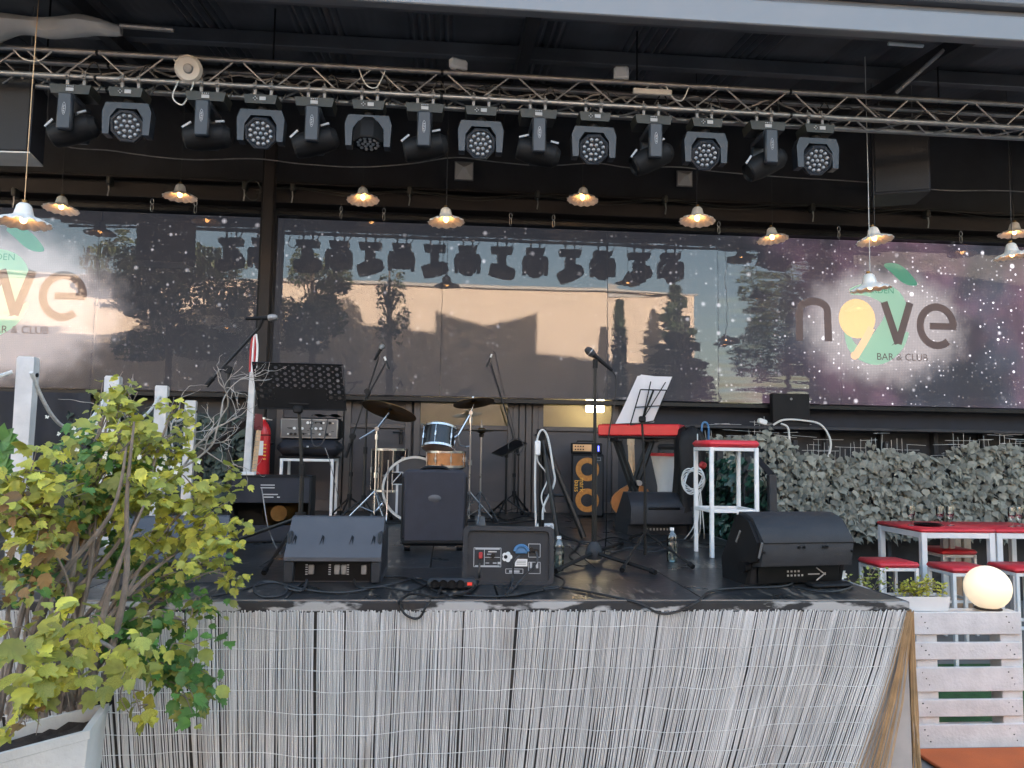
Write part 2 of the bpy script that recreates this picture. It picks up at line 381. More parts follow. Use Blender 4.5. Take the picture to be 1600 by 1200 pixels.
# side matting, natural tan, and white sheet flap at the corner
sm = thing('side_reed_bundle', 'natural tan reed matting along the right end of the stage', 'reed screen', (XR + .03, YF, 0))
m = MB()
for i in range(420):
    y = YF - .02 + 4.2 * (i / 420) ** 1.6; xx = XR + .03 + rnd(-.012, .012); l = rnd(-.05, .03)
    m.tube([(xx, y, .93 + rnd(-.02, .01)), (xx + rnd(-.01, .01), y + l * .5, .45), (xx + rnd(-.02, .02), y + l, .004)], rnd(.002, .0035), 4, False)
for i in range(22):      # loose strands leaning at the corner
    ox_ = rnd(-.008, .026); w3 = rnd(-.02, .16); m.tube([reed_pt(XR, .93, -.012) + Vector((ox_, 0, 0)), reed_pt(XR, .5, -.014) + Vector((ox_ + w3 * .5, 0, 0)), reed_pt(XR, .004, -.016) + Vector((ox_ + w3, 0, 0))], rnd(.002, .003), 4, False)
tag(m.build('reeds', 'reed_tan', sm, True), kind='stuff')
fl = MB(); n = 10
vsn = []
for j in range(n + 1):
    t = j / n; z = .925 - .921 * t
    for i in range(7):
        u = i / 6; vsn.append((reed_pt(XR, z).x - .04 + (XR + .012 - reed_pt(XR, z).x + .04) * u, YF - .014 - .006 * sin(u * 5 + t * 3), z))
fl.add(vsn, [(j * 7 + i, j * 7 + i + 1, j * 7 + i + 8, j * 7 + i + 7) for j in range(n) for i in range(6)])
tag(fl.build('cloth_flap', 'sheet_cloth', None, ang=80), 'white sheet flap showing beside the torn edge of the reed matting', 'cloth')
# ---- facade behind the stage
fw = MB(); fz_ = P(1070, 37, 5.5).z
xa, xb = -9.0, 11.5
zs_b = 2.25; zs_t = 4.28
W1 = (P(647, 640, YB).x, P(800, 640, YB).x); W2 = (P(841, 640, YB).x, P(962, 640, YB).x); WZ = (P(730, 668, YB).z, 2.40)
def wallbox(x0, x1, z0, z1): fw.box(((x0 + x1) / 2, YB + .06, (z0 + z1) / 2), (x1 - x0, .12, z1 - z0))
wallbox(xa, xb, WZ[1], fz_ + .9); wallbox(xa, W1[0], 0, WZ[1]); wallbox(W1[1], W2[0], 0, WZ[1]); wallbox(W2[1], xb, 0, WZ[1])
wallbox(W1[0], W1[1], 0, WZ[0]); wallbox(W2[0], W2[1], 0, WZ[0])
tag(fw.build('back_wall', 'black_paint'), kind='structure')
# corridor behind the door windows
ib = MB(); ib.box((1.0, 10.3, 1.7), (7, .1, 2.6)); ib.box((1.0, 9.55, 3.05), (7, 1.45, .1)); ib.box((1.0, 9.55, .35), (7, 1.45, .1)); tag(ib.build('interior_wall', 'cream'), kind='structure')
for px in (922, 938):
    c = P(px, 634, 9.9); wl = thing('wall_lamp', 'small square lit wall lamp behind the door glass', 'lamp', c, group='lit lamps behind the door glass')
    m = MB(); m.cbox((0, .01, 0), (.10, .05, .17), .01); m.build('shade', 'window_lamp', wl)
    m = MB(); m.box((0, .21, 0), (.05, .36, .05)); m.build('bracket', 'chrome', wl)
def door(px0, px1, win, hpx, label):
    x0 = P(px0, 700, YB).x; x1 = P(px1, 700, YB).x; d = thing('door', label, 'door', ((x0 + x1) / 2, YB, DECK), group=None)
    w_ = x1 - x0; zt_ = 2.34 - DECK; zm = WZ[0] - DECK; y = -.03
    for s in (-1, 1): MB().cbox((s * (w_ / 2 - .035), y - .01, zt_ / 2), (.07, .05, zt_), .004).build('stile', 'door_frame', d)
    MB().cbox((0, y - .012, zm + .0), (w_ - .142, .05, .05), .004).build('rail', 'door_frame', d)
    MB().cbox((0, y - .008, .06), (w_ - .142, .045, .12), .004).build('rail', 'door_frame', d)
    MB().box((0, y, zm / 2 + .05), (w_ - .142, .02, zm - .12)).build('panel', 'door', d)
    MB().box((0, y - .012, zm * .80), (w_ - .30, .012, .012)).build('moulding', 'door', d)
    if win: MB().box((0, y + .006, (zm + zt_) / 2 + .012), (w_ - .142, .006, zt_ - zm - .026)).build('pane', 'door_glass', d)
    else: MB().box((0, y, (zm + zt_) / 2 + .012), (w_ - .142, .02, zt_ - zm - .03)).build('panel', 'door', d)
    if hpx:
        hx = P(hpx, 690, YB).x - (x0 + x1) / 2
        h = MB(); h.cbox((hx, y - .04, zm - .12), (.035, .02, .16), .006); h.cyl((hx, y - .03, zm - .07), (hx, y - .09, zm - .07), .009, n=8); s_ = -1
        h.cyl((hx, y - .085, zm - .07), (hx + s_ * .09, y - .085, zm - .07), .009, n=8); h.build('handle', 'black_metal', d)
door(432, 536, False, None, 'dark grey solid door leaf behind the silver amplifier')
door(538, 642, False, 627, 'dark grey door leaf with lever handle behind the tilted cymbal')
door(646, 802, True, None, 'glazed dark door leaf behind the hanging crash cymbal')
door(838, 964, True, 832 + 14, 'glazed dark door leaf with two lamps glowing behind it')
dp = thing('door_post', 'dark brown grooved post between the two glazed doors', 'post', (P(820, 700, YB).x, YB - .02, DECK))
for i in range(4): MB().cbox((-.115 + .075 * i, -.03, .68), (.066, .05, 1.36), .006).build('board', 'door_frame', dp)
# ledge and navy band right of the doors
xr0 = P(985, 650, YB).x
nb = MB(); nb.box(((xr0 + xb) / 2, YB - .01, 2.12), (xb - xr0, .02, .36)); tag(nb.build('wall_band', 'navy'), 'dark navy painted band of wall under the lit screen', 'wall')
lg = thing('ledge', 'long black ledge above the artificial ivy', 'shelf', (P(1300, 668, YB).x, YB - .16, P(1300, 668, YB - .15).z))
MB().cbox(((xr0 + xb) / 2 - lg.location.x, 0, -.02), (xb - xr0, .32, .035), .005).build('board', 'black_paint', lg)
for px in (1075, 1180, 1288, 1372, 1455, 1530, 1600):
    x = P(px, 690, YB).x - lg.location.x; MB().cbox((x, .11, -.31), (.05, .09, .54), .005).build('bracket_post', 'black_paint', lg)
# ---- roof
YR = 5.5
fz = P(1070, 37, YR).z
rf = thing('stage_roof', 'dark metal canopy roof with pale grey fascia over the stage', 'roof', (1, YB, 0))
MB().cbox((1.2, YR, fz + .10), (21, .10, .20), .01).build('fascia', 'fascia', rf, True)
MB().box((1.2, YR + .02, fz + .225), (21, .08, .05)).build('fascia_groove', 'fascia_dark', rf, True)
MB().cbox((1.2, YR - .03, fz + .32), (21, .14, .13), .02).build('gutter', 'fascia_dark', rf, True)
MB().cbox((1.2, YR - .05, fz + .46), (21, .16, .14), .02).build('cap', 'fascia', rf, True)
zr0, zr1 = fz + .36, fz + .75
def roofz(y): return zr0 + (zr1 - zr0) * (y - YR) / (YB - YR)
x = -9.2
while x < 11.5:
    mm = MB(); n = 28; wd = 1.02; vs_ = []
    for i in range(n + 1):
        u = i / n; h = .018 * cos(u * wd / .076 * 2 * pi)
        vs_ += [(x + u * wd, YR - .1, roofz(YR - .1) + h), (x + u * wd, YB + .15, roofz(YB + .15) + h)]
    mm.add(vs_, [(2 * i, 2 * i + 1, 2 * i + 3, 2 * i + 2) for i in range(n)]); mm.build('roof_sheet', 'roof_metal', rf, True, ang=80)
    x += 1.0
m_ = MB(); m_.add([(-9.4, YR - .2, zr0 + .14), (11.8, YR - .2, zr0 + .14), (11.8, YB + .2, zr1 + .2), (-9.4, YB + .2, zr1 + .2)], [(0, 1, 2, 3)]); m_.build('top_cover', 'black_paint', rf, True)
for y in (6.0, 6.95, 7.9): MB().cbox((1.2, y, roofz(y) - .085), (21, .09, .13), .006).build('purlin', 'roof_metal' if y < 7 else 'brown_beam', rf, True)
for x in (-6.6, -3.05, .6, 4.2, 7.6):
    r_ = MB(); r_.add([(x + a, y, roofz(y) - b) for y in (YR + .05, YB) for b in (.15, .27) for a in (-.05, .05)], [(0, 1, 3, 2), (4, 6, 7, 5), (0, 2, 6, 4), (1, 5, 7, 3), (0, 4, 5, 1), (2, 3, 7, 6)]); r_.build('rafter', 'black_paint', rf, True)
MB().cbox((1.2, YB - .12, 4.45), (21, .2, .16), .01).build('rear_beam', 'brown_beam', rf, True)
MB().cbox((1.2, YB - .10, 4.62), (21, .12, .03), .01).build('rear_batten', 'brown_beam', rf, True)
for x in (-9.0, 11.3):
    MB().cbox((x, YR, (fz + .0) / 2), (.14, .14, fz), .01).build('column', 'fascia_dark', rf, True)
cx = P(414, 480, 8.3)
clm = thing('column', 'dark steel column dividing the two lit screens', 'column', (cx.x, 8.3, DECK))
MB().cbox((0, 0, 2.05), (.115, .11, 4.1), .01).build('shaft', 'brown_beam', clm); MB().cbox((0, 0, .01), (.26, .24, .02), .004).build('base_plate', 'black_metal', clm); MB().cbox((-.068, .02, 2.0), (.03, .08, 4.0), .004).build('cable_duct', 'black', clm)
# strap and tarp at the roof
a = P(1475, 78, 6.0); b = P(1400, 145, 6.25); MB().tube([a, b], .018, 6).build('strap', 'alu_dull', rf, True)
tp = MB(); vs_ = []; n = 24
for i in range(n + 1):
    u = i / n; px = -60 + 250 * u; c = P(px, 44 - 4 * sin(u * 3) + 2 * u, 6.15); rr = (.085 + .02 * sin(u * 9)) * (1 - .75 * max(0, u - .75) / .25)
    for k in range(10):
        q = 2 * pi * k / 10; vs_.append(c + Vector((0, cos(q) * rr * 1.3, sin(q) * rr - .03 * sin(u * 14) * (k > 5))))
tp.add(vs_, [(i * 10 + k, i * 10 + (k + 1) % 10, (i + 1) * 10 + (k + 1) % 10, (i + 1) * 10 + k) for i in range(n) for k in range(10)])
tag(tp.build('rolled_tarp', 'tarp'), 'rolled off-white tarpaulin tied up under the roof', 'tarp')
a = P(188, 40, 6.1); b = P(272, 47, 6.1); tag(MB().tube([a, b], .022, 8).build('tube_lamp', 'alu'), 'unlit tube lamp under the roof beside the rolled tarp', 'lamp')
a = P(1388, 68, 6.0); b = P(1442, 72, 6.0); tag(MB().tube([a, b], .016, 8).build('tube_lamp', 'white_plastic'), 'short white tube lamp behind the right part of the fascia', 'lamp')
# ---- club building behind the stage (throws the shade over the yard)
cb = thing('club_building', 'tall rendered club building rising behind the stage roof', 'building', (0, 14, 0))
WD = 14.0; BY = 11.0; drop = (BY + WD) * math.tan(SUN_EL)
s1 = V(530, 522, WD); s2 = V(682, 512, WD); s3 = V(680, 489, WD); s4 = V(840, 492, WD); s5 = V(842, 552, WD); s6 = V(950, 568, WD)
def block(x0, x1, z0, z1, name='wall'):
    b_ = MB(); b_.add([(x0, BY, 0), (x1, BY, 0), (x1, BY, z1), (x0, BY, z0), (x0, BY + 6, 0), (x1, BY + 6, 0), (x1, BY + 6, z1), (x0, BY + 6, z0)], [(0, 1, 2, 3), (5, 4, 7, 6), (4, 0, 3, 7), (1, 5, 6, 2), (3, 2, 6, 7)]); b_.build(name, 'render_wall', cb, True)
xs = [-24 + (s3.x + 24) * i / 7 for i in range(8)]
for i in range(7): block(xs[i], xs[i + 1], s1.z + drop + .5 * sin(i * 1.3), s1.z + drop + .5 * sin((i + 1) * 1.3))
mxx = (s3.x + s4.x) / 2
block(s3.x, mxx, s3.z + drop + .1, s3.z + drop - .45, 'tower'); block(mxx, s4.x, s3.z + drop - .45, s4.z + drop + .05, 'tower'); block(s4.x, 22, s5.z + drop, s5.z + drop - 1.6)
# ---- across the yard, seen only mirrored in the panes
ob = thing('opposite_building', 'long peach coloured building across the yard', 'building', (-4, -WD, 0))
tz = V(800, 452, WD).z; ox = V(1085, 500, WD).x
MB().box(((-26 + ox) / 2, -WD - 3, tz / 2), (ox + 26, 6, tz)).build('wall', 'peach_wall', ob, True)
MB().cbox(((-26 + ox) / 2, -WD - 3, tz + .06), (ox + 26.3, 6.3, .14), .02).build('parapet', 'render_wall', ob, True)
for i in range(7):
    wv = MB(); wv.box((-22 + i * 3.3, -WD - .01, 1.6), (1.2, .06, 1.5)); o_ = wv.build('window', 'black_gloss', ob, True)
def leafcloud(cs, n, size, seed=1):
    r_ = random.Random(seed); mm = MB()
    for i in range(n):
        c, rad = cs[r_.randrange(len(cs))]
        while True:
            v = Vector((r_.uniform(-1, 1), r_.uniform(-1, 1), r_.uniform(-1, 1)))
            if v.length < 1: break
        v = v.normalized() * v.length ** .6
        p = Vector((c[0] + v.x * rad[0], c[1] + v.y * rad[1], c[2] + v.z * rad[2])); s = size * r_.uniform(.6, 1.3)
        a_ = Vector((r_.gauss(0, 1), r_.gauss(0, 1), r_.gauss(0, .6))).normalized(); b_ = a_.cross(Vector((r_.gauss(0, 1), r_.gauss(0, 1), r_.gauss(0, 1)))).normalized()
        mm.add([p - a_ * s, p + b_ * s * .4, p + a_ * s, p - b_ * s * .4], [(0, 1, 2, 3)])
    return mm
def tree(name, label, px0, px1, py0, py1, dist, n, size, mt, seed, cone=False):
    a_ = V(px0, py1, dist); b_ = V(px1, py0, dist); cx_ = (a_.x + b_.x) / 2; w_ = abs(b_.x - a_.x) / 2; z0, z1 = a_.z, b_.z; h_ = z1 - z0
    t = thing(name, label, 'tree', (cx_, -dist, 0), group=None); r_ = random.Random(seed); cs = []; tr = MB()
    tr.tube([(cx_, -dist, 0), (cx_ + .1, -dist, z0 * .6), (cx_, -dist, z0 + h_ * .5), (cx_, -dist, z1 - .1)], [.16, .13, .08, .02], 8)
    for i in range(26 if not cone else 40):
        u = (i + .5) / (26 if not cone else 40)
        if cone: z = z0 + h_ * u; rad = w_ * (1 - u) * .9 + .05; q = r_.uniform(0, 2 * pi); c = (cx_ + cos(q) * rad * .5, -dist + sin(q) * rad * .5, z); cs.append((c, (rad * .55 + .08, rad * .55 + .08, .16)))
        else:
            q = r_.uniform(0, 2 * pi); uu = r_.uniform(.3, .9); zz = r_.uniform(-.8, .85); k = math.sqrt(max(0, 1 - zz * zz)) * uu
            c = (cx_ + cos(q) * w_ * k, -dist + sin(q) * w_ * k, z0 + h_ * (.5 + .5 * zz)); cs.append((c, (w_ * .3, w_ * .3, h_ * .14)))
            tr.tube([(cx_, -dist, z0 + h_ * .1 + (c[2] - z0) * .4), c], [.05, .012], 5)
    tr.build('trunk', 'bark', t, True)
    tag(leafcloud(cs, n, size, seed).build('crown', mt, t, True), kind='stuff')
tree('broadleaf_tree', 'wide olive green tree across the yard in front of the peach wall', 100, 425, 392, 560, 9, 13000, .11, 'tree_leaf', 3)
tree('broadleaf_tree', 'round tree across the yard beside the wide olive tree', 418, 556, 392, 555, 10, 6500, .10, 'tree_leaf', 4)
tree('bamboo_tree', 'thin feathery tree across the yard standing alone before the peach wall', 575, 640, 415, 540, 10, 500, .10, 'tree_leaf', 5)
tree('conifer_tree', 'slim conifer across the yard at the end of the peach building', 945, 990, 468, 640, 11, 2500, .11, 'conifer', 6, True)
tree('conifer_tree', 'broad conifer across the yard standing against open sky', 985, 1125, 446, 650, 11, 8000, .14, 'conifer', 7, True)
tree('broadleaf_tree', 'big loose-leaved tree across the yard right of the conifers', 1140, 1320, 415, 620, 9, 8000, .11, 'tree_leaf', 8)
tree('broadleaf_tree', 'low dark tree across the yard at the far right end', 1380, 1600, 470, 650, 12, 5000, .12, 'conifer', 9)
db = thing('sky_block_building', 'unseen dark brick building added to block sky reflection at the far right', 'building', (9, -5, 0)); dx0 = V(1335, 500, 4).x; dzt = V(1450, 372, 4).z  # added behind the camera to keep sky out of the right panes
MB().box(((dx0 + 32) / 2, -5.5, dzt / 2), (32 - dx0, 3, dzt)).build('wall', 'dark_brick', db, True); MB().cbox(((dx0 + 32) / 2, -5.5, dzt + .06), (32.2 - dx0, 3.2, .12), .02).build('coping', 'render_wall', db, True)
hb = thing('garden_hedge', 'clipped dark hedge across the yard below the trees', 'hedge', (6.5, -9, 0))
tag(leafcloud([((3.2 + .6 * i, -9, .95 + .25 * sin(i * 2.1)), (.6, .5, .95)) for i in range(18)], 9000, .09, 11).build('foliage', 'conifer', hb, True), kind='stuff')
# ================================================================== SCREENS
def led_mat():
    m = bpy.data.materials.new('led'); m.use_nodes = True; nt = m.node_tree; b = nt.nodes['Principled BSDF']; L = nt.links.new
    ge = node(nt, 'ShaderNodeNewGeometry'); pos = ge.outputs['Position']
    sp = node(nt, 'ShaderNodeSeparateXYZ'); L(pos, sp.inputs[0])
    def math_(op, a, b_=None, c=None, clamp=False):
        n = node(nt, 'ShaderNodeMath', operation=op, use_clamp=clamp)
        for i, q in enumerate((a, b_, c)):
            if q is None: continue
            if isinstance(q, (int, float)): n.inputs[i].default_value = q
            else: L(q, n.inputs[i])
        return n.outputs[0]
    def rng(v, a, b_, c=0., d=1.):
        n = node(nt, 'ShaderNodeMapRange', interpolation_type='SMOOTHSTEP'); L(v, n.inputs[0])
        for i, q in enumerate((a, b_, c, d)): n.inputs[i + 1].default_value = q
        return n.outputs[0]
    def noise(scale, detail=5, off=(0, 0, 0)):
        mp = node(nt, 'ShaderNodeMapping'); mp.inputs['Location'].default_value = off; L(pos, mp.inputs[0])
        n = node(nt, 'ShaderNodeTexNoise'); n.inputs['Scale'].default_value = scale; n.inputs['Detail'].default_value = detail; L(mp.outputs[0], n.inputs['Vector']); return n.outputs['Fac']
    def stars(scale, thr, k):
        vo = node(nt, 'ShaderNodeTexVoronoi', voronoi_dimensions='2D'); vo.inputs['Scale'].default_value = scale; cx2 = node(nt, 'ShaderNodeCombineXYZ'); L(sp.outputs[0], cx2.inputs[0]); L(sp.outputs[2], cx2.inputs[1]); L(cx2.outputs[0], vo.inputs['Vector'])
        sc = node(nt, 'ShaderNodeSeparateColor'); L(vo.outputs['Color'], sc.inputs[0])
        lim = math_('MULTIPLY', math_('POWER', sc.outputs[0], 3.2), thr); lim = math_('ADD', lim, .004)
        s = math_('SUBTRACT', 1.0, math_('DIVIDE', vo.outputs['Distance'], lim), clamp=True)
        return math_('MULTIPLY', math_('MULTIPLY', s, k), math_('POWER', sc.outputs[1], 1.5))
    st_ = math_('ADD', stars(5.5, .20, 2.2), stars(17, .30, 1.6))
    xm = P(1180, 500, YS).x; xm2 = P(1500, 500, YS).x; xg = P(960, 500, YS).x
    neb = rng(sp.outputs[0], xg, xm2); nn = rng(noise(1.3, 8), .38, .72)
    neb = math_('MULTIPLY', neb, math_('ADD', math_('MULTIPLY', nn, 1.0), .22))
    st_ = math_('MULTIPLY', st_, math_('ADD', .34, math_('MULTIPLY', neb, 2.2)))
    def glow(c, rx, rz):
        dx = math_('DIVIDE', math_('SUBTRACT', sp.outputs[0], c.x), rx); dz = math_('DIVIDE', math_('SUBTRACT', sp.outputs[2], c.z), rz)
        r2 = math_('SQRT', math_('ADD', math_('MULTIPLY', dx, dx), math_('MULTIPLY', dz, dz)))
        r2 = math_('ADD', r2, math_('MULTIPLY', math_('SUBTRACT', noise(5, 5, (3, 0, 1)), .5), .45))
        return rng(r2, 1.15, .62)
    gl = math_('ADD', glow(P(1380, 510, YS), 1.02, .70), glow(P(-5, 478, YS), 1.30, .86), clamp=True)
    # pixel grid of the diodes
    def comb(rgb, f):
        v = node(nt, 'ShaderNodeVectorMath', operation='SCALE'); v.inputs[0].default_value = rgb; L(f, v.inputs['Scale']); return v.outputs[0]
    def add(a, b_):
        v = node(nt, 'ShaderNodeVectorMath', operation='ADD'); L(a, v.inputs[0]); L(b_, v.inputs[1]); return v.outputs[0]
    one = node(nt, 'ShaderNodeValue'); one.outputs[0].default_value = 1.0
    hue = rng(noise(.9, 4, (7, 0, 2)), .4, .62)
    mixc = node(nt, 'ShaderNodeMix', data_type='RGBA'); L(hue, mixc.inputs[0]); mixc.inputs[6].default_value = (.055, .060, .085, 1); mixc.inputs[7].default_value = (.24, .12, .18, 1)
    vn = node(nt, 'ShaderNodeVectorMath', operation='SCALE'); L(mixc.outputs[2], vn.inputs[0]); L(neb, vn.inputs['Scale'])
    e = add(comb((.026, .028, .036), one.outputs[0]), vn.outputs[0])
    gx = node(nt, 'ShaderNodeMix', data_type='RGBA'); L(gl, gx.inputs[0]); L(e, gx.inputs[6]); gx.inputs[7].default_value = (.53, .475, .485, 1)
    e = add(gx.outputs[2], comb((.9, .86, .92), st_))
    px_ = node(nt, 'ShaderNodeTexChecker'); 
    wv = math_('MULTIPLY', math_('ADD', math_('SINE', math_('MULTIPLY', sp.outputs[0], 330.0)), 6.0), math_('ADD', math_('SINE', math_('MULTIPLY', sp.outputs[2], 330.0)), 6.0))
    wv = math_('MULTIPLY', wv, .0278)
    v = node(nt, 'ShaderNodeVectorMath', operation='SCALE'); L(e, v.inputs[0]); L(wv, v.inputs['Scale'])
    L(v.outputs[0], b.inputs['Emission Color']); b.inputs['Emission Strength'].default_value = EM
    b.inputs['Base Color'].default_value = (.02, .02, .023, 1); b.inputs['Roughness'].default_value = .7
    MT['led'] = m
led_mat()
emis('logo_dark', (.085, .06, .058), EM * .9); emis('logo_green', (.26, .42, .32), EM * .8); emis('logo_orange', (.68, .46, .24), EM); emis('logo_deep_green', (.06, .22, .15), EM * .8); emis('logo_pale', (.70, .44, .28), EM)
def screen(label, edges, ripple, glabel):
    mx = P(sum(edges[::len(edges) - 1]) / 2, 500, YS).x
    s = thing('led_screen', label, 'screen', (mx, YS, 2.2))
    zb, zt_ = P(800, 621, YS).z, P(800, 355, YS).z
    for i in range(len(edges) - 1):
        x0 = P(edges[i], 500, YS).x; x1 = P(edges[i + 1], 500, YS).x
        MB().box(((x0 + x1) / 2, YS + .03, (zb + zt_) / 2), (x1 - x0 - .004, .06, zt_ - zb)).build('led_panel', 'led', s, True)
        pm = MB(); pm.quad((x0 + .003, YG, zb - .03), (x1 - .003, YG, zb - .03), (x1 - .003, YG, zt_ + .02), (x0 + .003, YG, zt_ + .02))
        pm.build('clear_pane', ripple.get(i, 'pane'), s, True)
    x0 = P(edges[0], 500, YS).x; x1 = P(edges[-1], 500, YS).x
    MB().cbox(((x0 + x1) / 2, YS - .01, zb - .045), (x1 - x0, .13, .05), .005).build('bottom_rail', 'black_metal', s, True)
    MB().cbox(((x0 + x1) / 2, YS - .01, zt_ + .04), (x1 - x0, .13, .05), .005).build('top_rail', 'black_metal', s, True)
    return s
sL = screen('left lit screen of stars with part of a pale logo, behind rope posts', [-120, 150, 402], {0: 'pane_streak', 1: 'pane_streak'}, 'l')
sR = screen('wide lit screen of purple stars with a full bar logo', [428, 690, 948, 1120, 1313, 1760], {2: 'pane_streak', 3: 'pane_ripple'}, 'r')
def ribbon(pts, w_):
    mm = MB(); pts = [Vector(p) for p in pts]; vs_ = []
    for i, p in enumerate(pts):
        d = (pts[min(i + 1, len(pts) - 1)] - pts[max(i - 1, 0)]).normalized(); n_ = Vector((-d.z, 0, d.x)); ww = w_[i] if isinstance(w_, list) else w_
        vs_ += [p + n_ * ww / 2, p - n_ * ww / 2]
    mm.add(vs_, [(2 * i, 2 * i + 2, 2 * i + 3, 2 * i + 1) for i in range(len(pts) - 1)]); return mm
def disc(c, r_, n=32, sx=1, sz=1):
    mm = MB(); mm.add([c + Vector((cos(2 * pi * i / n) * r_ * sx, 0, sin(2 * pi * i / n) * r_ * sz)) for i in range(n)], [tuple(range(n))]); return mm
def textmesh(s, size, name, mt, parent, M, world=True, align='CENTER'):
    cu = bpy.data.curves.new(name, 'FONT'); cu.body = s; cu.size = size; cu.align_x = align; cu.align_y = 'CENTER'
    t = bpy.data.objects.new('tmp', cu); col.objects.link(t); dg = bpy.context.evaluated_depsgraph_get(); me = bpy.data.meshes.new_from_object(t.evaluated_get(dg)); bpy.data.objects.remove(t)
    mm = MB(); mm.add([v.co for v in me.vertices], [tuple(p.vertices) for p in me.polygons], M); o = mm.build(name, mt, parent, world)
    bpy.data.meshes.remove(me); return o
FRONT = Rx(pi / 2)     # text facing -Y
def logo(par, ex, ez, full):
    y = YS - .004; c = P(1463, 510, YS); off = Vector((ex - c.x, 0, ez - c.z)); K = (P(1464, 510, YS) - P(1463, 510, YS)).x
    def L_(px, py, dy=0): return Vector((c.x + (px - 1463) * K, y - dy, c.z - (py - 510) * K)) + off
    MB_ = lambda pts, w_, nm, mt: ribbon(pts, w_).build(nm, mt, par, True)
    sw = 11 * K
    # swirl of green
    g_ = [L_(1352 + 40 * cos(t) * 1.0, 508 + 62 * sin(t), .001) for t in [(-2.6 + 4.6 * i / 26) for i in range(27)]]
    MB_(smooth([L_(1330, 462, .001), L_(1362, 458, .001), L_(1394, 470, .001), L_(1400, 500, .001), L_(1380, 530, .001), L_(1352, 552, .001), L_(1338, 548, .001)], 5), [K * (8 + 28 * sin(pi * i / 30)) for i in range(31)], 'logo_swirl', 'logo_green')
    MB_(smooth([L_(1322, 520, .002), L_(1335, 548, .002), L_(1368, 560, .002), L_(1400, 545, .002), L_(1418, 520, .002)], 5), [K * (4 + 16 * sin(pi * i / 20)) for i in range(21)], 'logo_swirl', 'logo_green')
    MB_(smooth([L_(1384, 420, .001), L_(1402, 426, .001), L_(1420, 440, .001), L_(1434, 448, .001)], 5), [K * (3 + 17 * sin(pi * i / 15)) for i in range(16)], 'logo_leaf', 'logo_deep_green')
    disc(L_(1340, 502, .003), 28 * K, sz=1.05).build('logo_circle', 'logo_orange', par, True)
    MB_(smooth([L_(1362, 515, .004), L_(1350, 536, .004), L_(1336, 558, .004)], 5), 11 * K, 'logo_tail', 'logo_pale')
    disc(L_(1335, 557, .005), 6 * K).build('logo_tail_tip', 'logo_pale', par, True)
    if full: MB_([L_(1252, 537), L_(1252, 500), L_(1253, 492)] + [L_(1274 - 21 * cos(t), 492 - 14 * sin(t)) for t in [pi * i / 12 for i in range(1, 12)]] + [L_(1295, 492), L_(1296, 537)], sw, 'logo_letter_n', 'logo_dark')
    MB_([L_(1382, 476, .006), L_(1402, 538, .006)], sw, 'logo_letter_v', 'logo_dark'); MB_([L_(1402, 538, .007), L_(1422, 476, .007)], sw, 'logo_letter_v', 'logo_dark')
    MB_([L_(1463 + 26 * cos(t), 510 - 29 * sin(t), .006) for t in [i / 30 * 2 * pi * .86 for i in range(31)]] , sw, 'logo_letter_e', 'logo_dark')
    MB_([L_(1452, 510, .007), L_(1493, 510, .007)], sw * .9, 'logo_letter_e', 'logo_dark')
    textmesh('BAR & CLUB', 14.5 * K, 'logo_text', 'logo_dark', par, T(L_(1408, 558, .006)) @ FRONT)
    textmesh('GARDEN', 13 * K, 'logo_text', 'logo_deep_green', par, T(L_(1372, 459, .006)) @ FRONT)
c = P(1463, 510, YS); logo(sR, c.x, c.z, True)
c = P(99, 463, YS); logo(sL, c.x, c.z, True)
# ================================================================== TRUSS AND LIGHTS
TA = P(0, 114, 6.3); _y = 6.0
while P(1600, 200, _y).z < TA.z: _y += .005
TB = P(1600, 200, _y); print('TRUSS', TA, TB)
TDIR = (TB - TA).normalized(); TANG = math.atan2(TDIR.y, TDIR.x); SP = .215
def truss_pt(px):
    n = ray(px, 0).cross(ray(px, 1200)); t = -(TA - CAM).dot(n) / (TB - TA).dot(n); return TA + (TB - TA) * t
PERP = Vector((-TDIR.y, TDIR.x, 0))
tr = thing('lighting_truss', 'long box-section aluminium lighting truss spanning the stage', 'truss', truss_pt(800))
L0, L1 = TA - TDIR * 1.6, TB + TDIR * 1.2; joints = [L0, truss_pt(150), truss_pt(690), truss_pt(1235), L1]
for i in range(4):
    a, b = joints[i], joints[i + 1]; e = TDIR * .012
    for dy, dz in ((0, 0), (0, SP), (SP, 0), (SP, SP)):
        o = PERP * dy + Vector((0, 0, dz)); MB().cyl(a + o + e, b + o - e, .0235, n=12).build('chord', 'alu', tr, True)
    for dy, dz in ((0, 0), (0, SP), (SP, 0), (SP, SP)):
        o = PERP * dy + Vector((0, 0, dz)); MB().cyl(b + o - e * 2.2, b + o + e * 2.2, .019, n=10).build('coupler', 'black_metal', tr, True)
    ln = (b - a).length; n = max(2, round(ln / .30)) ; n += n % 2
    for k in range(n):
        p, q = a + TDIR * (ln * (k + .08) / n), a + TDIR * (ln * (k + .92) / n); z0, z1 = (SP, 0) if k % 2 == 0 else (0, SP)
        MB().cyl(p + Vector((0, 0, z0)), q + Vector((0, 0, z1)), .008, n=6).build('brace', 'alu', tr, True)
        MB().cyl(p + Vector((0, 0, z1)) + PERP * SP, q + Vector((0, 0, z0)) + PERP * SP, .008, n=6).build('brace', 'alu_dull', tr, True)
        MB().cyl(p + PERP * (SP if k % 2 else 0), q + PERP * (0 if k % 2 else SP), .008, n=6).build('brace', 'alu_dull', tr, True)
for px in (60, 420, 1000, 1480):
    p = truss_pt(px) + PERP * SP * .5; MB().cyl(p + Vector((0, 0, SP)), (p.x, p.y, roofz(p.y) - .02), .008, n=6).build('hanger', 'black_metal', tr, True)
lens_me = None
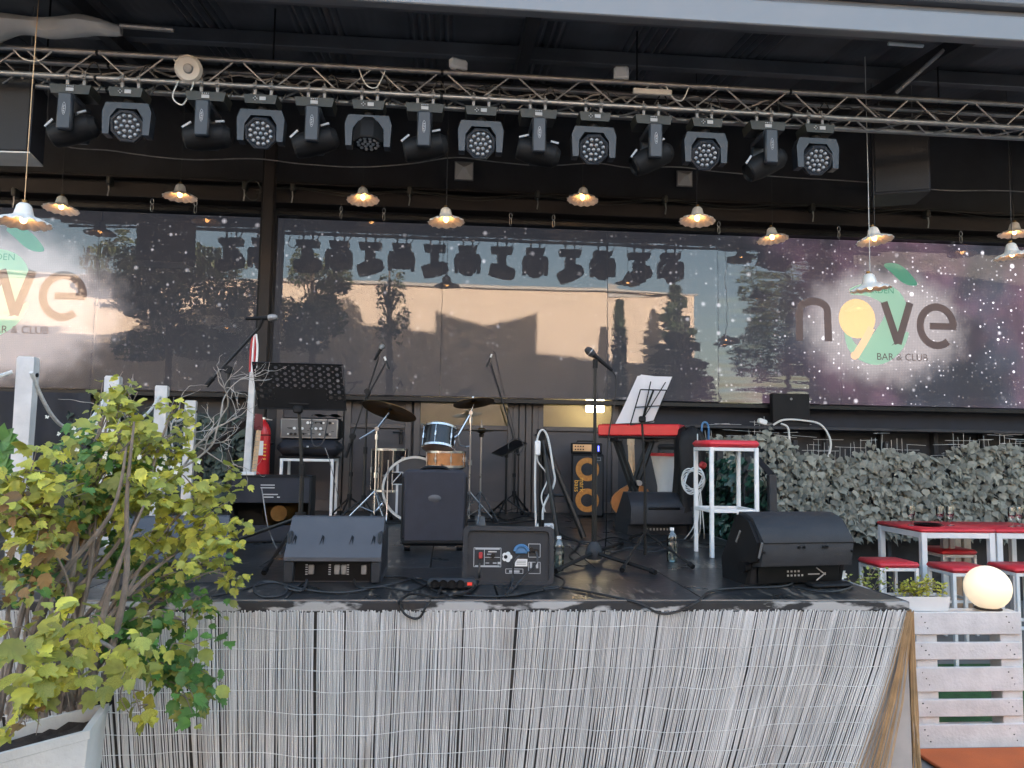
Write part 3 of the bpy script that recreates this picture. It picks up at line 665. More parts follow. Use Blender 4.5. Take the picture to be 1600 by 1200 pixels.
def clamps(t, z=.05):
    for s in (-.065, .065):
        c = MB(); c.cyl((s - .016, 0, z), (s + .016, 0, z), .034, n=12); c.box((s, 0, z - .065), (.022, .022, .09)); c.cyl((s, -.05, z - .012), (s, .03, z - .012), .007, n=6); c.cyl((s, 0, z + .03), (s, 0, z + .055), .006, n=6); c.build('clamp', 'alu_dull', t)
    MB().tube(smooth([(.09, .05, -.06), (.15, .06, -.02), (.17, .05, .09), (.11, .03, .20), (.02, .04, .06)], 5), .006, 5).build('power_lead', 'black_cable', t)
def base_box(t, w_):
    b = MB(); ol = [(-w_ / 2, 0), (w_ / 2, 0), (w_ / 2 - .015, -.075), (-w_ / 2 + .015, -.075)]
    b.prism(ol, .19, T((0, .095, -.058)) @ Rx(pi / 2)); b.build('base', 'lamp_box', t)
def wash(px, el, az, down=False):
    global lens_me
    p = truss_pt(px) - Vector((0, 0, .05)); lab = 'LED wash moving head with its face turned down, hung from truss' if down else 'LED wash moving head with round honeycomb lens face, hung from truss'
    t = thing('wash_light', lab, 'stage light', p, TANG, None if down else 'LED wash heads on the truss'); clamps(t); base_box(t, .27)
    d = MB(); d.box((.02, -.0985, -.093), (.05, .006, .03)); d.build('display', 'print', t)
    d = MB()
    for a, b in ((0, .012), (.012, 0), (0, -.012), (-.012, 0)): d.cbox((-.04 + a * 1.1, -.0985, -.093 + b * 1.1), (.009, .006, .009), .002)
    d.build('button_pad', 'print', t)
    MB().cyl((0, 0, -.13), (0, 0, -.17), .05, n=14).build('pan_bearing', 'black', t)
    y = MB(); ol = [(-.165, -.165), (.165, -.165), (.192, -.24), (.182, -.43), (.132, -.43), (.128, -.285), (.08, -.215), (-.08, -.215), (-.128, -.285), (-.132, -.43), (-.182, -.43), (-.192, -.24)]
    half = [q for q in ol]; y.prism(half[::-1], .10, T((0, .05, 0)) @ Rx(pi / 2)); y.build('yoke', 'wash_body', t)
    el_ = radians(el); dr = Vector((sin(radians(az)) * cos(el_), -cos(radians(az)) * cos(el_), -sin(el_)))
    M = frame(Vector((0, 0, -.345)), dr); h = MB()
    h.lathe([(.001, -.15), (.09, -.15), (.125, -.09), (.134, -.02), (.134, .05), (.126, .062), (.112, .062), (.108, .05), (.001, .05)], 8, M @ Rz(pi / 8)); hd = h.build('head', 'wash_body' if not down else 'black', t, ang=30)
    for s in (-1, 1): MB().cyl((s * .10, 0, -.345), (s * .14, 0, -.345), .03, n=10).build('pivot', 'black', t)
    if lens_me is None:
        l = MB(); l.lathe([(.001, .010), (.009, .008), (.016, 0), (.0165, -.006)][::-1], 10); o = l.build('lens', 'lens', hd); lens_me = o.data; bpy.data.objects.remove(o)
    pos = [(0, 0)] + [(.042 * cos(2 * pi * i / 6), .042 * sin(2 * pi * i / 6)) for i in range(6)] + [(.083 * cos(2 * pi * (i + .5) / 12), .083 * sin(2 * pi * (i + .5) / 12)) for i in range(12)]
    for a, b in pos: inst(lens_me, 'lens', hd, M @ T((a, b, .056)))
for i, px in enumerate((205, 412, 752, 927, 1100, 1273)): wash(px, [20, 26, 24, 26, 28, 26][i], [12, 4, 0, -4, -6, -8][i])
wash(578, 80, 0, True)
def beam(px, ti):
    p = truss_pt(px) - Vector((0, 0, .05)); t = thing('beam_light', 'beam moving head seen side-on with white oval badge, hung from truss', 'stage light', p, TANG, 'beam heads on the truss'); clamps(t); base_box(t, .32)
    d = MB(); d.box((0, -.0985, -.10), (.06, .006, .028)); d.build('display', 'print', t)
    d = MB(); [d.box((-.024 + .016 * i, -.0985, -.073), (.008, .006, .008)) for i in range(4)]; d.build('button_pad', 'print', t)
    MB().cyl((0, 0, -.13), (0, 0, -.165), .06, n=14).build('pan_bearing', 'black', t)
    y = MB(); y.cbox((0, -.145, -.305), (.115, .05, .30), .012); y.cbox((0, .145, -.305), (.115, .05, .30), .012); y.cbox((0, 0, -.18), (.13, .3, .05), .012); y.build('yoke', 'wash_body', t)
    b = MB(); M = T((0, -.172, -.29)) @ Rx(pi / 2)
    ovl = [(.014 * cos(2 * pi * i / 20), .052 * sin(2 * pi * i / 20)) for i in range(20)]; inn = [(x * .78, z * .93) for x, z in ovl]
    b.add([(x, z, 0) for x, z in ovl] + [(x, z, 0) for x, z in inn], [(i, (i + 1) % 20, 20 + (i + 1) % 20, 20 + i) for i in range(20)], M)
    for i in range(5): b.box((.001 * (-1) ** i, -.032 + i * .014, .001), (.011, .006, .001), M)
    b.build('badge', 'print', t)
    M = T((.01, 0, -.40)) @ Ry(radians(ti)); h = MB(); MX = M @ Ry(-pi / 2)
    h.lathe([(.001, -.19), (.06, -.185), (.095, -.14), (.105, -.04), (.105, .08), (.092, .17), (.08, .185), (.072, .16), (.001, .155)], 16, MX); hd = h.build('head', 'black', t, ang=30)
    s_ = MB(); s_.box((0, 0, 0), (.085, .014, .016), M @ T((-.15, -.06, .088)) @ Ry(-.5)); s_.build('trim_strip', 'print', hd)
    s_ = MB(); s_.box((.115, -.06, .10), (.07, .014, .016), M); s_.build('trim_strip', 'print', hd)
for px, ti in ((120, -20), (328, -6), (495, -18), (665, -14), (840, 12), (1017, -26), (1193, -28)): beam(px, ti)
# small things on the truss
p = truss_pt(297) + Vector((0, -.04, .10)); rl = thing('round_lamp', 'round pale disc-shaped lamp fixed on the front of the truss', 'lamp', p)
M = frame(Vector((0, 0, 0)), Vector((.1, -1, -.35))); MB().lathe([(.001, -.05), (.07, -.05), (.105, -.02), (.11, .02), (.09, .045), (.05, .035), (.001, .03)], 20, M).build('housing', 'tarp', rl); MB().lathe([(.04, .037), (.03, .05), (.001, .052)], 14, M).build('lens', 'alu_dull', rl)
p0 = truss_pt(285); MB().tube(smooth([p0 + Vector((-.02, -.03, 0)), p0 + Vector((-.06, -.03, -.14)), p0 + Vector((.02, -.03, -.2)), p0 + Vector((.08, -.03, -.08)), p0 + Vector((.1, -.03, 0))], 5), .006, 5).build('cable_loop', 'white_cable', rl, True)
def flood(px, py, lab, rot, sz=(.16, .07, .10)):
    p = truss_pt(px) + Vector((0, .04, SP + .065)); t = thing('flood_lamp', lab, 'lamp', p, rot)
    MB().cbox((0, 0, .03), sz, .02).build('housing', 'white_plastic', t); MB().box((0, 0, -.035), (.05, .05, .03)).build('bracket', 'alu', t)
flood(715, 115, 'small white flood lamp on top of the truss above the lens-faced heads', .4); flood(972, 118, 'white boxy flood lamp on top of the truss with trailing lead', -.2, (.13, .09, .12))
p = truss_pt(1018) + Vector((0, -.03, .13)); tag(MB().cbox((0, 0, 0), (.34, .03, .05), .006, T(p) @ Rz(TANG)).build('ballast_box', 'tarp'), 'long pale ballast box strapped inside the truss', 'box')
# cables draped through the truss
for k, (a, b, s) in enumerate(((95, 560, .03), (430, 820, .05), (900, 1290, .06), (1180, 1570, .05), (560, 1000, .03))):
    A, B = truss_pt(a) + PERP * .12 + Vector((0, 0, .20)), truss_pt(b) + PERP * .1 + Vector((0, 0, .2)); pts = []
    for i in range(41):
        u = i / 40; pts.append(A.lerp(B, u) + Vector((0, rnd(-.03, .03), -.085 - s * sin(u * 19 + k) + rnd(-.012, .012))))
    tag(MB().tube(smooth(pts, 3), .009, 5).build('cable', 'grey_cable' if k % 2 else 'alu_dull'), 'loose cable threaded along inside the lighting truss', 'cable', 'cables inside the truss')
for px, w_, h_ in ((560, .22, .16), (1040, .2, .13), (20, .3, .1)):
    p = truss_pt(px); pts = [p + Vector((0, -.02, SP * .9)), p + Vector((w_ * .3, -.03, SP - h_)), p + Vector((w_ * .7, -.03, SP - h_ * 1.1)), p + Vector((w_, -.02, SP * .9))]
    tag(MB().tube(smooth(pts, 6), .006, 5).build('cable_loop', 'white_cable'), 'white cable loop hanging off the truss tube', 'cable', 'white loops on the truss')
# hung loudspeakers
def boxspk(px0, px1, py0, py1, Y, depth, rot, lab, und):
    a = P(px0, py1, Y); b = P(px1, py0, Y); w_ = b.x - a.x; h_ = b.z - a.z; t = thing('hung_loudspeaker', lab, 'loudspeaker', ((a.x + b.x) / 2, Y + depth / 2, a.z), rot)
    m = MB(); m.prism([(-w_ / 2, -depth / 2), (w_ / 2, -depth / 2), (w_ / 2 * .8, depth / 2), (-w_ / 2 * .8, depth / 2)], h_ - .012, T((0, 0, .012))); m.build('cabinet', 'navy', t)
    MB().cbox((0, -depth / 2 - .008, h_ / 2), (w_ * .94, .012, h_ * .94), .004).build('grille', 'grille', t)
    MB().prism([(-w_ / 2, -depth / 2), (w_ / 2, -depth / 2), (w_ / 2 * .8, depth / 2), (-w_ / 2 * .8, depth / 2)], .012).build('underside', und, t)
    for s in (-1, 1):
        MB().box((s * w_ * .4, 0, h_ * .5), (.03, depth * .7, .03), T((0, 0, 0))).build('handle', 'black_metal', t)
        zt_ = roofz(Y + depth / 2); MB().cyl((s * w_ * .3, 0, h_ - .02), (s * w_ * .3, 0, zt_ - a.z - .03), .006, n=6).build('hanging_wire', 'alu_dull', t)
boxspk(-95, 58, 125, 234, 6.5, .32, -.05, 'big dark loudspeaker with underside coloured pale as if lit, hung at the left of truss', 'tarp')  # underside gets a pale colour standing in for light on it
boxspk(1382, 1456, 186, 300, 7.0, .40, -.35, 'tall black loudspeaker hung below the right end of the truss', 'black')
# small square reflectors on the dark wall
for px, py, s_, lab in ((725, 267, .2, 'small square pyramid-fronted lamp on the black wall above the middle screen'), (1372, 294, .16, 'small pale square lamp beside the right hung loudspeaker'), (1070, 279, .17, 'dull square lamp on the black wall under the fifth lens-faced head')):
    p = P(px, py, YB - .08); t = thing('square_lamp', lab, 'lamp', p); h = s_ / 2
    m = MB(); m.add([(-h, 0, -h), (h, 0, -h), (h, 0, h), (-h, 0, h), (-.01, -.10, .01), (.01, -.10, .01)], [(0, 1, 5, 4), (1, 2, 5), (2, 3, 4, 5), (3, 0, 4)]); m.build('reflector', 'tarp', t, ang=10)
    MB().box((0, .012, 0), (s_ + .02, .022, s_ + .02)).build('frame', 'alu_dull', t); MB().box((0, .05, 0), (.05, .06, .05)).build('mount', 'black', t)
# ================================================================== PENDANTS
def shade_fn(a, j, r, z): 
    k = min(1, max(0, (r - .06) / .11)); return r * (1 + .035 * k * cos(a * 14)), z + .007 * k * cos(a * 14 + 1)
sh = MB(); sh.lathe([(.014, .145), (.03, .142), (.046, .125), (.055, .09), (.062, .062), (.085, .045), (.125, .03), (.168, .006), (.170, 0), (.160, .004), (.122, .022), (.085, .036), (.058, .055), (.05, .088), (.04, .118), (.012, .128)], 56, None, shade_fn)
_o = sh.build('shade', 'enamel'); shade_me = _o.data; bpy.data.objects.remove(_o)
_o = MB().sphere((0, 0, .035), .024, 12, 8, (1, 1, 1.3)).build('bulb', 'bulb'); bulb_me = _o.data; bpy.data.objects.remove(_o)
_o = MB().cyl((0, 0, .06), (0, 0, .165), .017, n=10).build('socket', 'brass'); sock_me = _o.data; bpy.data.objects.remove(_o)
def pendant(px, py, Y, lab, grp, sc=1.0, cordm='grey_cable', tilt=0.):
    p = P(px, py, Y); zt_ = roofz(min(max(Y, YR), YB)) - .01; t = thing('pendant_lamp', lab, 'lamp', p, rnd(0, 6), grp)
    M = Matrix.Scale(sc, 4) @ Rx(tilt)
    inst(shade_me, 'shade', t, M); inst(bulb_me, 'bulb', t, M); inst(sock_me, 'socket', t, M)
    MB().tube([(0, 0, .15), (.004, 0, (zt_ - p.z) / 2), (0, 0, zt_ - p.z)], .0035, 5).build('cord', cordm, t)
far = 'small white scalloped pendant lamp glowing warm, in the row close to the screens'; near = 'white scalloped pendant lamp glowing warm, in the row further from the screens'
for px, py in ((95, 328), (281, 309), (567, 313), (910, 313), (1207, 375), (1585, 367)): pendant(px, py, 8.1, far, 'pendants close to the screens', tilt=rnd(-.12, .12))
for px, py in ((697, 348), (1089, 346), (1367, 377), (1582, 402)): pendant(px, py, 7.1, near, 'pendants further from the screens', tilt=rnd(-.12, .12))
pendant(36, 350, 5.9, 'white scalloped pendant lamp in front of the left screen logo', None, 1.1, 'copper')
pendant(1360, 453, 6.7, 'white scalloped pendant lamp hanging low before the orange logo circle', None, 1.05, 'white_cable', .12)
# wires and hooks under the roof
def wire(pts, r, mt, lab, cat='cable', grp=None): return tag(MB().tube(smooth(pts, 8), r, 5).build('wire', mt), lab, cat, grp)
WY = 7.4
wire([P(80, 95, WY), P(82, 215, WY), P(180, 236, WY), P(290, 249, WY), P(398, 248, WY), P(470, 256, WY), P(560, 261, WY), P(640, 256, WY), P(712, 246, WY), P(775, 253, WY), P(850, 259, WY), P(930, 255, WY), P(985, 262, WY), P(1060, 261, WY), P(1120, 268, WY), P(1230, 277, WY), P(1345, 284, WY), P(1470, 297, WY), P(1570, 298, WY), P(1680, 306, WY)], .006, 'alu_dull', 'long pale wire sagging below the stage lights')
for dz, nm in ((0, 'upper'), (5, 'lower')):
    pts = []
    xs_ = [400, 457, 548, 640, 740, 840, 940, 1040, 1140, 1270, 1360, 1450, 1560, 1680]
    for i, px in enumerate(xs_): pts.append(P(px, 290 + (px - 400) * .034 + (7 + dz if i % 2 == 0 else dz * .4) , 8.42))
    wire(pts, .005, 'lamp_box', nm + ' strand of the doubled grey wire looped above the right screen')
def hook(px, Y=8.47, z=4.37):
    p = P(px, 330, Y); t = thing('snap_hook', 'small metal snap hook hanging from the brown rear beam', 'hook', (p.x, Y, z - .02), rnd(-.5, .5), 'snap hooks along the rear beam')
    MB().tube([(.016 * cos(q), 0, -.035 + .03 * sin(q)) for q in [2 * pi * i / 12 for i in range(13)]], .0045, 5).build('ring', 'chain', t); MB().tube([(.013 * cos(q), 0, -.105 + .045 * sin(q)) for q in [2 * pi * i / 12 for i in range(13)]], .0045, 5).build('snap', 'chain', t)
    MB().cyl((0, 0, 0), (0, 0, .025), .006, n=6).build('eye', 'black_metal', t)
for px in (237, 305, 533, 600, 798, 865, 1123, 1310, 1500): hook(px)
def wclamp(px, py):
    p = P(px, py, 8.42); t = thing('cable_clamp', 'black cable clamp with dangling shackle on the wall above the screens', 'clamp', p, 0, 'cable clamps above the screens')
    MB().cbox((0, .03, 0), (.05, .10, .09), .01).build('body', 'lamp_box', t); MB().tube([(0, .0, -.04), (.005, 0, -.1), (-.004, 0, -.17)], .008, 5).build('shackle', 'chain', t); MB().box((0, .16, .0), (.03, .2, .03)).build('arm', 'black', t)
for px, py in ((22, 300), (170, 282), (382, 290), (457, 293), (640, 298), (840, 304), (1040, 312), (1270, 324), (1450, 334)): wclamp(px, py)
pts = [P(395 + 12 * cos(q) + rnd(-1, 1), 297 + 16 * sin(q), 8.2) for q in [i * .55 for i in range(36)]]
tag(MB().tube(smooth(pts, 3), .005, 5).build('cable_coil', 'lamp_box'), 'coil of thin cable hung at the head of the dark column', 'cable')
# ================================================================== STAGE GEAR
def depthk(Y): return (P(801, 700, Y) - P(800, 700, Y)).length
def wedge(label, px, py, w_, prof, rot, body='plastic', name='stage_monitor', ang=25):
    o = D(px, py); t = thing(name, label, 'stage monitor', o, rot)
    m = MB(); m.prism([(y, z) for y, z in prof][::-1], w_, Matrix(((0, 0, 1, -w_ / 2), (1, 0, 0, 0), (0, 1, 0, 0), (0, 0, 0, 1)))); m.build('cabinet', body, t, ang=ang); return t, w_
# --- left wedge
t, W_ = wedge('grey wedge monitor with four slit vents at the stage edge', 518, 912, .50, [(.06, 0), (.06, .115), (0, .115), (0, .135), (.19, .325), (.24, .33), (.52, .05), (.52, 0)], 0, 'plastic_grey')
for sx in (-.215, -.07, .085, .20):
    s = MB(); s.prism([(-.008, -.03), (.0, .034), (.012, .02), (.010, -.03), (.003, .012)], .003, T((sx, .078, .2145)) @ Rx(radians(45))); s.build('vent_slit', 'black', t)
for s_ in (-1, 1):
    MB().cbox((s_ * .238, .27, .14), (.025, .42, .24), .01).build('end_cheek', 'plastic', t)
    MB().cbox((s_ * .225, .035, .056), (.05, .06, .112), .006).build('foot', 'plastic', t)
MB().box((0, .0575, .058), (.40, .004, .105)).build('connector_panel', 'black_gloss', t)
for x in (-.115, .02, .055, .16): MB().cbox((x, .05, .065), (.03, .016, .05), .004).build('socket', 'alu_dull', t)
for x, s_ in ((-.14, .05), (-.02, .055), (.075, .06)):
    mm = MB(); [mm.box((x, .0545, .04 + .012 * i), (.012, .002, .005)) for i in range(5)]; mm.build('legend', 'print', t, kind='stuff')
# --- centre speaker lying on its side, rear panel towards the yard
o = D(794, 914); t = thing('floor_loudspeaker', 'black powered loudspeaker on its side showing its rear connector panel', 'loudspeaker', o, radians(-2)); w_, h_ = .485, .305
def rr(w, h, r, n=5):
    out = []
    for cx_, cz_, a0 in ((w / 2 - r, h - r, 0), (-w / 2 + r, h - r, pi / 2), (-w / 2 + r, r, pi), (w / 2 - r, r, 1.5 * pi)):
        out += [(cx_ + r * cos(a0 + pi / 2 * i / n), cz_ + r * sin(a0 + pi / 2 * i / n)) for i in range(n + 1)]
    return out
XZ = Matrix(((1, 0, 0, 0), (0, 0, 1, 0), (0, 1, 0, 0), (0, 0, 0, 1)))
TL = T((0, .0, 0)) @ Rx(radians(-7))
def shell(t, w_, h_, d_, name, mt, M=TL, r=.03, taper=.9):
    a = rr(w_, h_, r); b = [(x * 1.0, z) for x, z in a]; n = len(a); inn = [(x * .90, h_ * .06 + z * .86) for x, z in a]
    m = MB(); vs_ = [(x, 0, z) for x, z in a] + [(x, d_, z) for x, z in b] + [(x, 0, z) for x, z in inn] + [(x, .018, z) for x, z in inn]
    fs = []
    for i in range(n):
        j = (i + 1) % n; fs += [(i, j, n + j, n + i), (j, i, 2 * n + i, 2 * n + j), (2 * n + j, 2 * n + i, 3 * n + i, 3 * n + j)]
    fs += [tuple(range(n, 2 * n))[::-1], tuple(range(3 * n, 4 * n))]
    m.add(vs_, fs, M); return m.build(name, mt, t, ang=30)
shell(t, w_, h_, .27, 'cabinet', 'plastic')
def decal(t, parts, name, mt, M=TL, y=.0165):
    m = MB(); [m.box((x, y, z), (a, .002, b), M) for x, z, a, b in parts]; return m.build(name, mt, t, kind='stuff' if len(parts) > 4 else None)
def outline(x, z, a, b, th=.003): return [(x, z + b / 2, a, th), (x, z - b / 2, a, th), (x - a / 2, z, th, b), (x + a / 2, z, th, b)]
K_ = .485 / 148
def cc(px, py): return ((px - 794) * K_, (914 - py) * K_)
for (x0, y0, x1, y1) in ((738, 856, 782, 886), (827, 849, 846, 870), (827, 878, 846, 896), (790, 889, 818, 896)):
    a = cc((x0 + x1) / 2, (y0 + y1) / 2); decal(t, outline(a[0], a[1], (x1 - x0) * K_, (y1 - y0) * K_), 'panel_outline', 'print')
x, z = cc(755, 871); decal(t, [(x, z, .003, .095)] + [(cc(760, 857.5)[0], cc(760, 857.5)[1], .13, .008), (cc(760, 885)[0], cc(760, 885)[1], .13, .008), (cc(768, 871)[0], cc(768, 871)[1], .08, .003)], 'panel_rule', 'print')
decal(t, [(cc(px, py)[0], cc(px, py)[1], a, b) for px, py, a, b in ((768, 862, .045, .006), (764, 866, .03, .004), (772, 880, .02, .006), (779, 880, .015, .012), (760, 880, .02, .004), (804, 893, .055, .012), (831, 883, .012, .03), (841, 883, .012, .03))], 'legend', 'print')
x, z = cc(792, 870); m = MB()
for q in range(5): m.cyl((x + .015 * cos(q * 1.257), .010, z + .015 * sin(q * 1.257)), (x + .015 * cos(q * 1.257), .0155, z + .015 * sin(q * 1.257)), .013, n=12)
m.v = [TL @ p for p in m.v]; m.build('badge', 'white_plastic', t)
m = MB(); m.cyl((x - .008, .008, z), (x - .008, .0095, z), .010, n=14); m.v = [TL @ p for p in m.v]; m.build('badge_centre', 'black', t)
x, z = cc(815, 861); m = MB(); m.tube([TL @ Vector((x + .034 * cos(q), .0, z + .03 * sin(q))) for q in [i / 12 * pi for i in range(13)]], .009, 6); m.cbox((x, .01, z + .008), (.065, .012, .04), .004, TL); m.build('handle', 'blue_print', t)
x, z = cc(815, 879); decal(t, [(x, z, .066, .038)], 'label_plate', 'white_plastic'); decal(t, [(x, z + .008 - .008 * i, .05, .002) for i in range(3)], 'label_text', 'black', TL, .0145)
x, z = cc(749, 868); m = MB(); m.cbox((x, .008, z), (.02, .02, .035), .004, TL); m.build('plug', 'red_print', t)
for px, py in ((831, 858), (840, 860), (769, 868)): x, z = cc(px, py); m = MB(); m.cyl((x, .016, z), (x, -.002, z), .012, n=10); m.v = [TL @ p for p in m.v]; m.build('knob', 'black_gloss', t)
# --- right big speaker
t, W_ = wedge('large black stage speaker tipped on its side at the right stage corner', 1262, 918, .55, [(.12, 0), (.10, .10), (0, .115), (-.02, .25), (.08, .36), (.16, .385), (.22, .385), (.40, .12), (.38, 0)], radians(9), 'plastic', ang=52)
for s_ in (-1, 1): MB().prism([(y, z) for y, z in [(.12, .0), (.09, .12), (.02, .14), (.005, .24), (.09, .345), (.16, .37), (.215, .37), (.385, .115), (.37, 0)]][::-1], .022, Matrix(((0, 0, 1, -.297 if s_ < 0 else .275), (1, 0, 0, 0), (0, 1, 0, 0), (0, 0, 0, 1)))).build('end_panel', 'black', t, ang=25)
MB().box((0, -.0185, .238), (.58, .004, .006)).build('seam', 'black', t)
MB().box((.01, .093, .055), (.5, .006, .09)).build('connector_panel', 'black_gloss', t)
mm = MB()
for i in range(9): mm.box((-.06 + .022 * (i % 5), .088, .05 + .022 * (i // 5)), (.010, .003, .010))
for a, b, ang in ((.10, .055, .0), (.145, .07, .6), (.145, .04, -.6)): mm.box((0, 0, 0), (.07, .003, .006), T((a, .088, b)) @ Ry(ang))
mm.build('legend', 'print', t, kind='stuff')
for x in (-.27, -.06, -.03, .09, .11, .27): MB().cyl((x, -.012, .215 if abs(x) < .2 else .19), (x, -.022, .215 if abs(x) < .2 else .19), .008, n=8).build('screw', 'black_gloss', t)
MB().cyl((-.296, .11, .10), (-.335, .10, .10), .03, n=12).build('pole_socket', 'black_gloss', t); MB().box((-.299, .05, .20), (.006, .012, .09), Rx(.4)).build('trim_strip', 'alu_dull', t); MB().box((-.299, .30, .10), (.006, .012, .08), Rx(.6)).build('trim_strip', 'alu_dull', t)
MB().cbox((.13, .0, .012), (.24, .10, .02), .008).build('rubber_foot', 'black', t)
# --- rear monitor and the one behind the shrub
t, W_ = wedge('black stage monitor on the floor behind the tripod music stand', 1034, 838, .54, [(.10, 0), (.08, .09), (0, .10), (-.01, .24), (.03, .29), (.12, .355), (.22, .36), (.48, .10), (.46, 0)], radians(4), 'plastic', ang=52)
MB().cbox((.02, -.006, .232), (.28, .02, .02), .005).build('grip', 'black_gloss', t); mm = MB(); [mm.box((-.1 + .03 * i, .082, .05), (.015, .004, .02)) for i in range(7)]; mm.build('connector_row', 'alu_dull', t, kind='stuff')
t, W_ = wedge('dark wedge monitor half hidden behind the yellow-green shrub', 265, 915, .52, [(.06, 0), (.06, .115), (0, .115), (0, .135), (.19, .325), (.24, .33), (.52, .05), (.52, 0)], radians(12), 'plastic_grey')
for sx in (-.2, -.07, .08, .2): MB().box((sx, .08, .218), (.01, .06, .003), T((0, 0, 0)) ).build('vent_slit', 'black', t)
# --- suitcase
o = D(677, 862); t = thing('trolley_suitcase', 'upright dark grey soft trolley suitcase with top handle', 'suitcase', o, radians(3)); kk = depthk(o.y); w_ = 100 * kk; h_ = 116 * kk
MB().cbox((0, .12, .035 + h_ / 2), (w_, .24, h_), .035).build('body', 'fabric', t); MB().cbox((0, -.008, .05 + h_ / 2), (w_ * .93, .03, h_ * .93), .012).build('front_pocket', 'fabric', t)
MB().cbox((0, .005, .075), (w_ * .96, .05, .05), .01).build('bumper', 'black', t)
for s_ in (-1, 1):
    MB().tube([(s_ * w_ * .488, -.012, .09), (s_ * w_ * .488, -.012, h_ * .98)], .006, 6).build('piping', 'black', t)
    wh = MB(); wh.cyl((s_ * w_ * .40 - .02, .04, .03), (s_ * w_ * .40 + .02, .04, .03), .03, n=14); wh.build('wheel', 'black_gloss', t); MB().cbox((s_ * w_ * .40, .05, .06), (.06, .08, .05), .012).build('wheel_housing', 'black', t)
hd = [(-.105, .10, h_ + .03), (-.115, .10, h_ - .01), (-.10, .02, h_ - .03), (0, 0, h_ - .035), (.10, .02, h_ - .03), (.115, .10, h_ - .01), (.105, .10, h_ + .03)]
MB().tube(smooth(hd, 4), .013, 8).build('handle', 'black_gloss', t); MB().tube(smooth([(-.10, .10, h_ + .03), (-.06, .09, h_ + .05), (.06, .09, h_ + .05), (.10, .10, h_ + .03)], 4), .013, 8).build('handle', 'black_gloss', t)
b_ = MB(); b_.lathe([(.001, .006), (.035, .004), (.045, 0)][::-1], 20, T((0, -.024, h_ * .70)) @ Rx(pi / 2) @ Matrix.Diagonal((1, .55, 1, 1))); b_.build('badge', 'plastic_grey', t)
# --- open-back combo amplifier, lower left
o = D(419, 848); kk = depthk(o.y); t = thing('guitar_combo', 'black open-back guitar combo showing a brass coloured speaker', 'amplifier', o, radians(3)); w_ = 120 * kk; h_ = 100 * kk; d_ = .27
MB().cbox((0, .01, h_ * .79), (w_ * .96, .02, h_ * .40), .004).build('upper_back_panel', 'navy', t); MB().cbox((0, .01, h_ * .13), (w_ * .96, .02, h_ * .25), .004).build('lower_back_panel', 'navy', t)
for s_ in (-1, 1): MB().cbox((s_ * w_ * .488, d_ / 2, h_ / 2), (.02, d_, h_), .006).build('side_panel', 'black', t)
MB().cbox((0, d_ / 2, h_ - .01), (w_ * .955, d_, .02), .004).build('top_panel', 'black', t); MB().cbox((0, d_ / 2, .01), (w_ * .955, d_, .02), .004).build('bottom_panel', 'black', t); MB().box((0, d_ - .01, h_ / 2), (w_ * .95, .02, h_ - .045)).build('baffle', 'black', t)
M = T((.05, d_ - .025, h_ * .42)) @ Rx(pi / 2); MB().lathe([(.14, 0), (.14, .02), (.06, .09), (.06, .14), (.001, .14)], 24, M).build('speaker', 'brass', t)
mm = MB(); [mm.box((x, -.002, h_ * z), (a, .003, .008)) for x, z, a in ((-.02, .86, .1), (-.02, .82, .1), (0, .72, .11), (-.01, .68, .07), (.06, .68, .02))]; mm.build('legend', 'print', t, kind='stuff')
tag(MB().cbox((0, 0, 0), (.10, .06, .024), .004, T(o + Vector((-w_ * .3, .05, h_ + .0125)))).build('effects_pedal', 'white_plastic'), 'small white pedal lying on top of the guitar combo', 'pedal')
# --- guitar standing against the combo with maple neck
p0 = P(396, 748, 7.4); p1 = P(396, 672, 7.4); t = thing('electric_guitar', 'electric guitar with maple neck and maroon headstock beside the extinguisher', 'guitar', (p0.x, 7.4, DECK))
a = Vector((0, .05, .62)); b = Vector((.005, .10, p1.z - DECK)); M_ = MB(); M_.tube([Vector((-.01, .0, .3)), b], .024, 4); M_.build('neck', 'maple', t)
hs = MB(); hs.prism([(-.03, 0), (.03, 0), (.038, .03), (.03, .15), (-.035, .16), (-.045, .03)], .016, T(b - Vector((0, .008, 0))) @ Rx(pi / 2) @ T((0, 0, -.008))); hs.build('headstock', 'maroon', t)
for i in range(6): pg = MB(); pg.cyl(b + Vector((-.045, -.01, .03 + .021 * i)), b + Vector((-.07, -.01, .03 + .021 * i)), .006, n=6); pg.build('tuning_peg', 'chrome', t)
for i in range(14): fr = MB(); fr.box((0, 0, 0), (.046, .003, .003), T(Vector((-.01, -.022, .35)).lerp(b + Vector((0, -.022, 0)), i / 14))); fr.build('fret', 'alu_dull', t)
gb = MB(); gb.prism([(.16 * (1 + .25 * cos(2 * q) - .12 * cos(3 * q)) * cos(q), .2 * (1 + .1 * cos(2 * q)) * sin(q)) for q in [2 * pi * i / 28 for i in range(28)]], .045, T((-.01, .03, .215)) @ Rx(pi / 2)); gb.build('body', 'maroon', t)
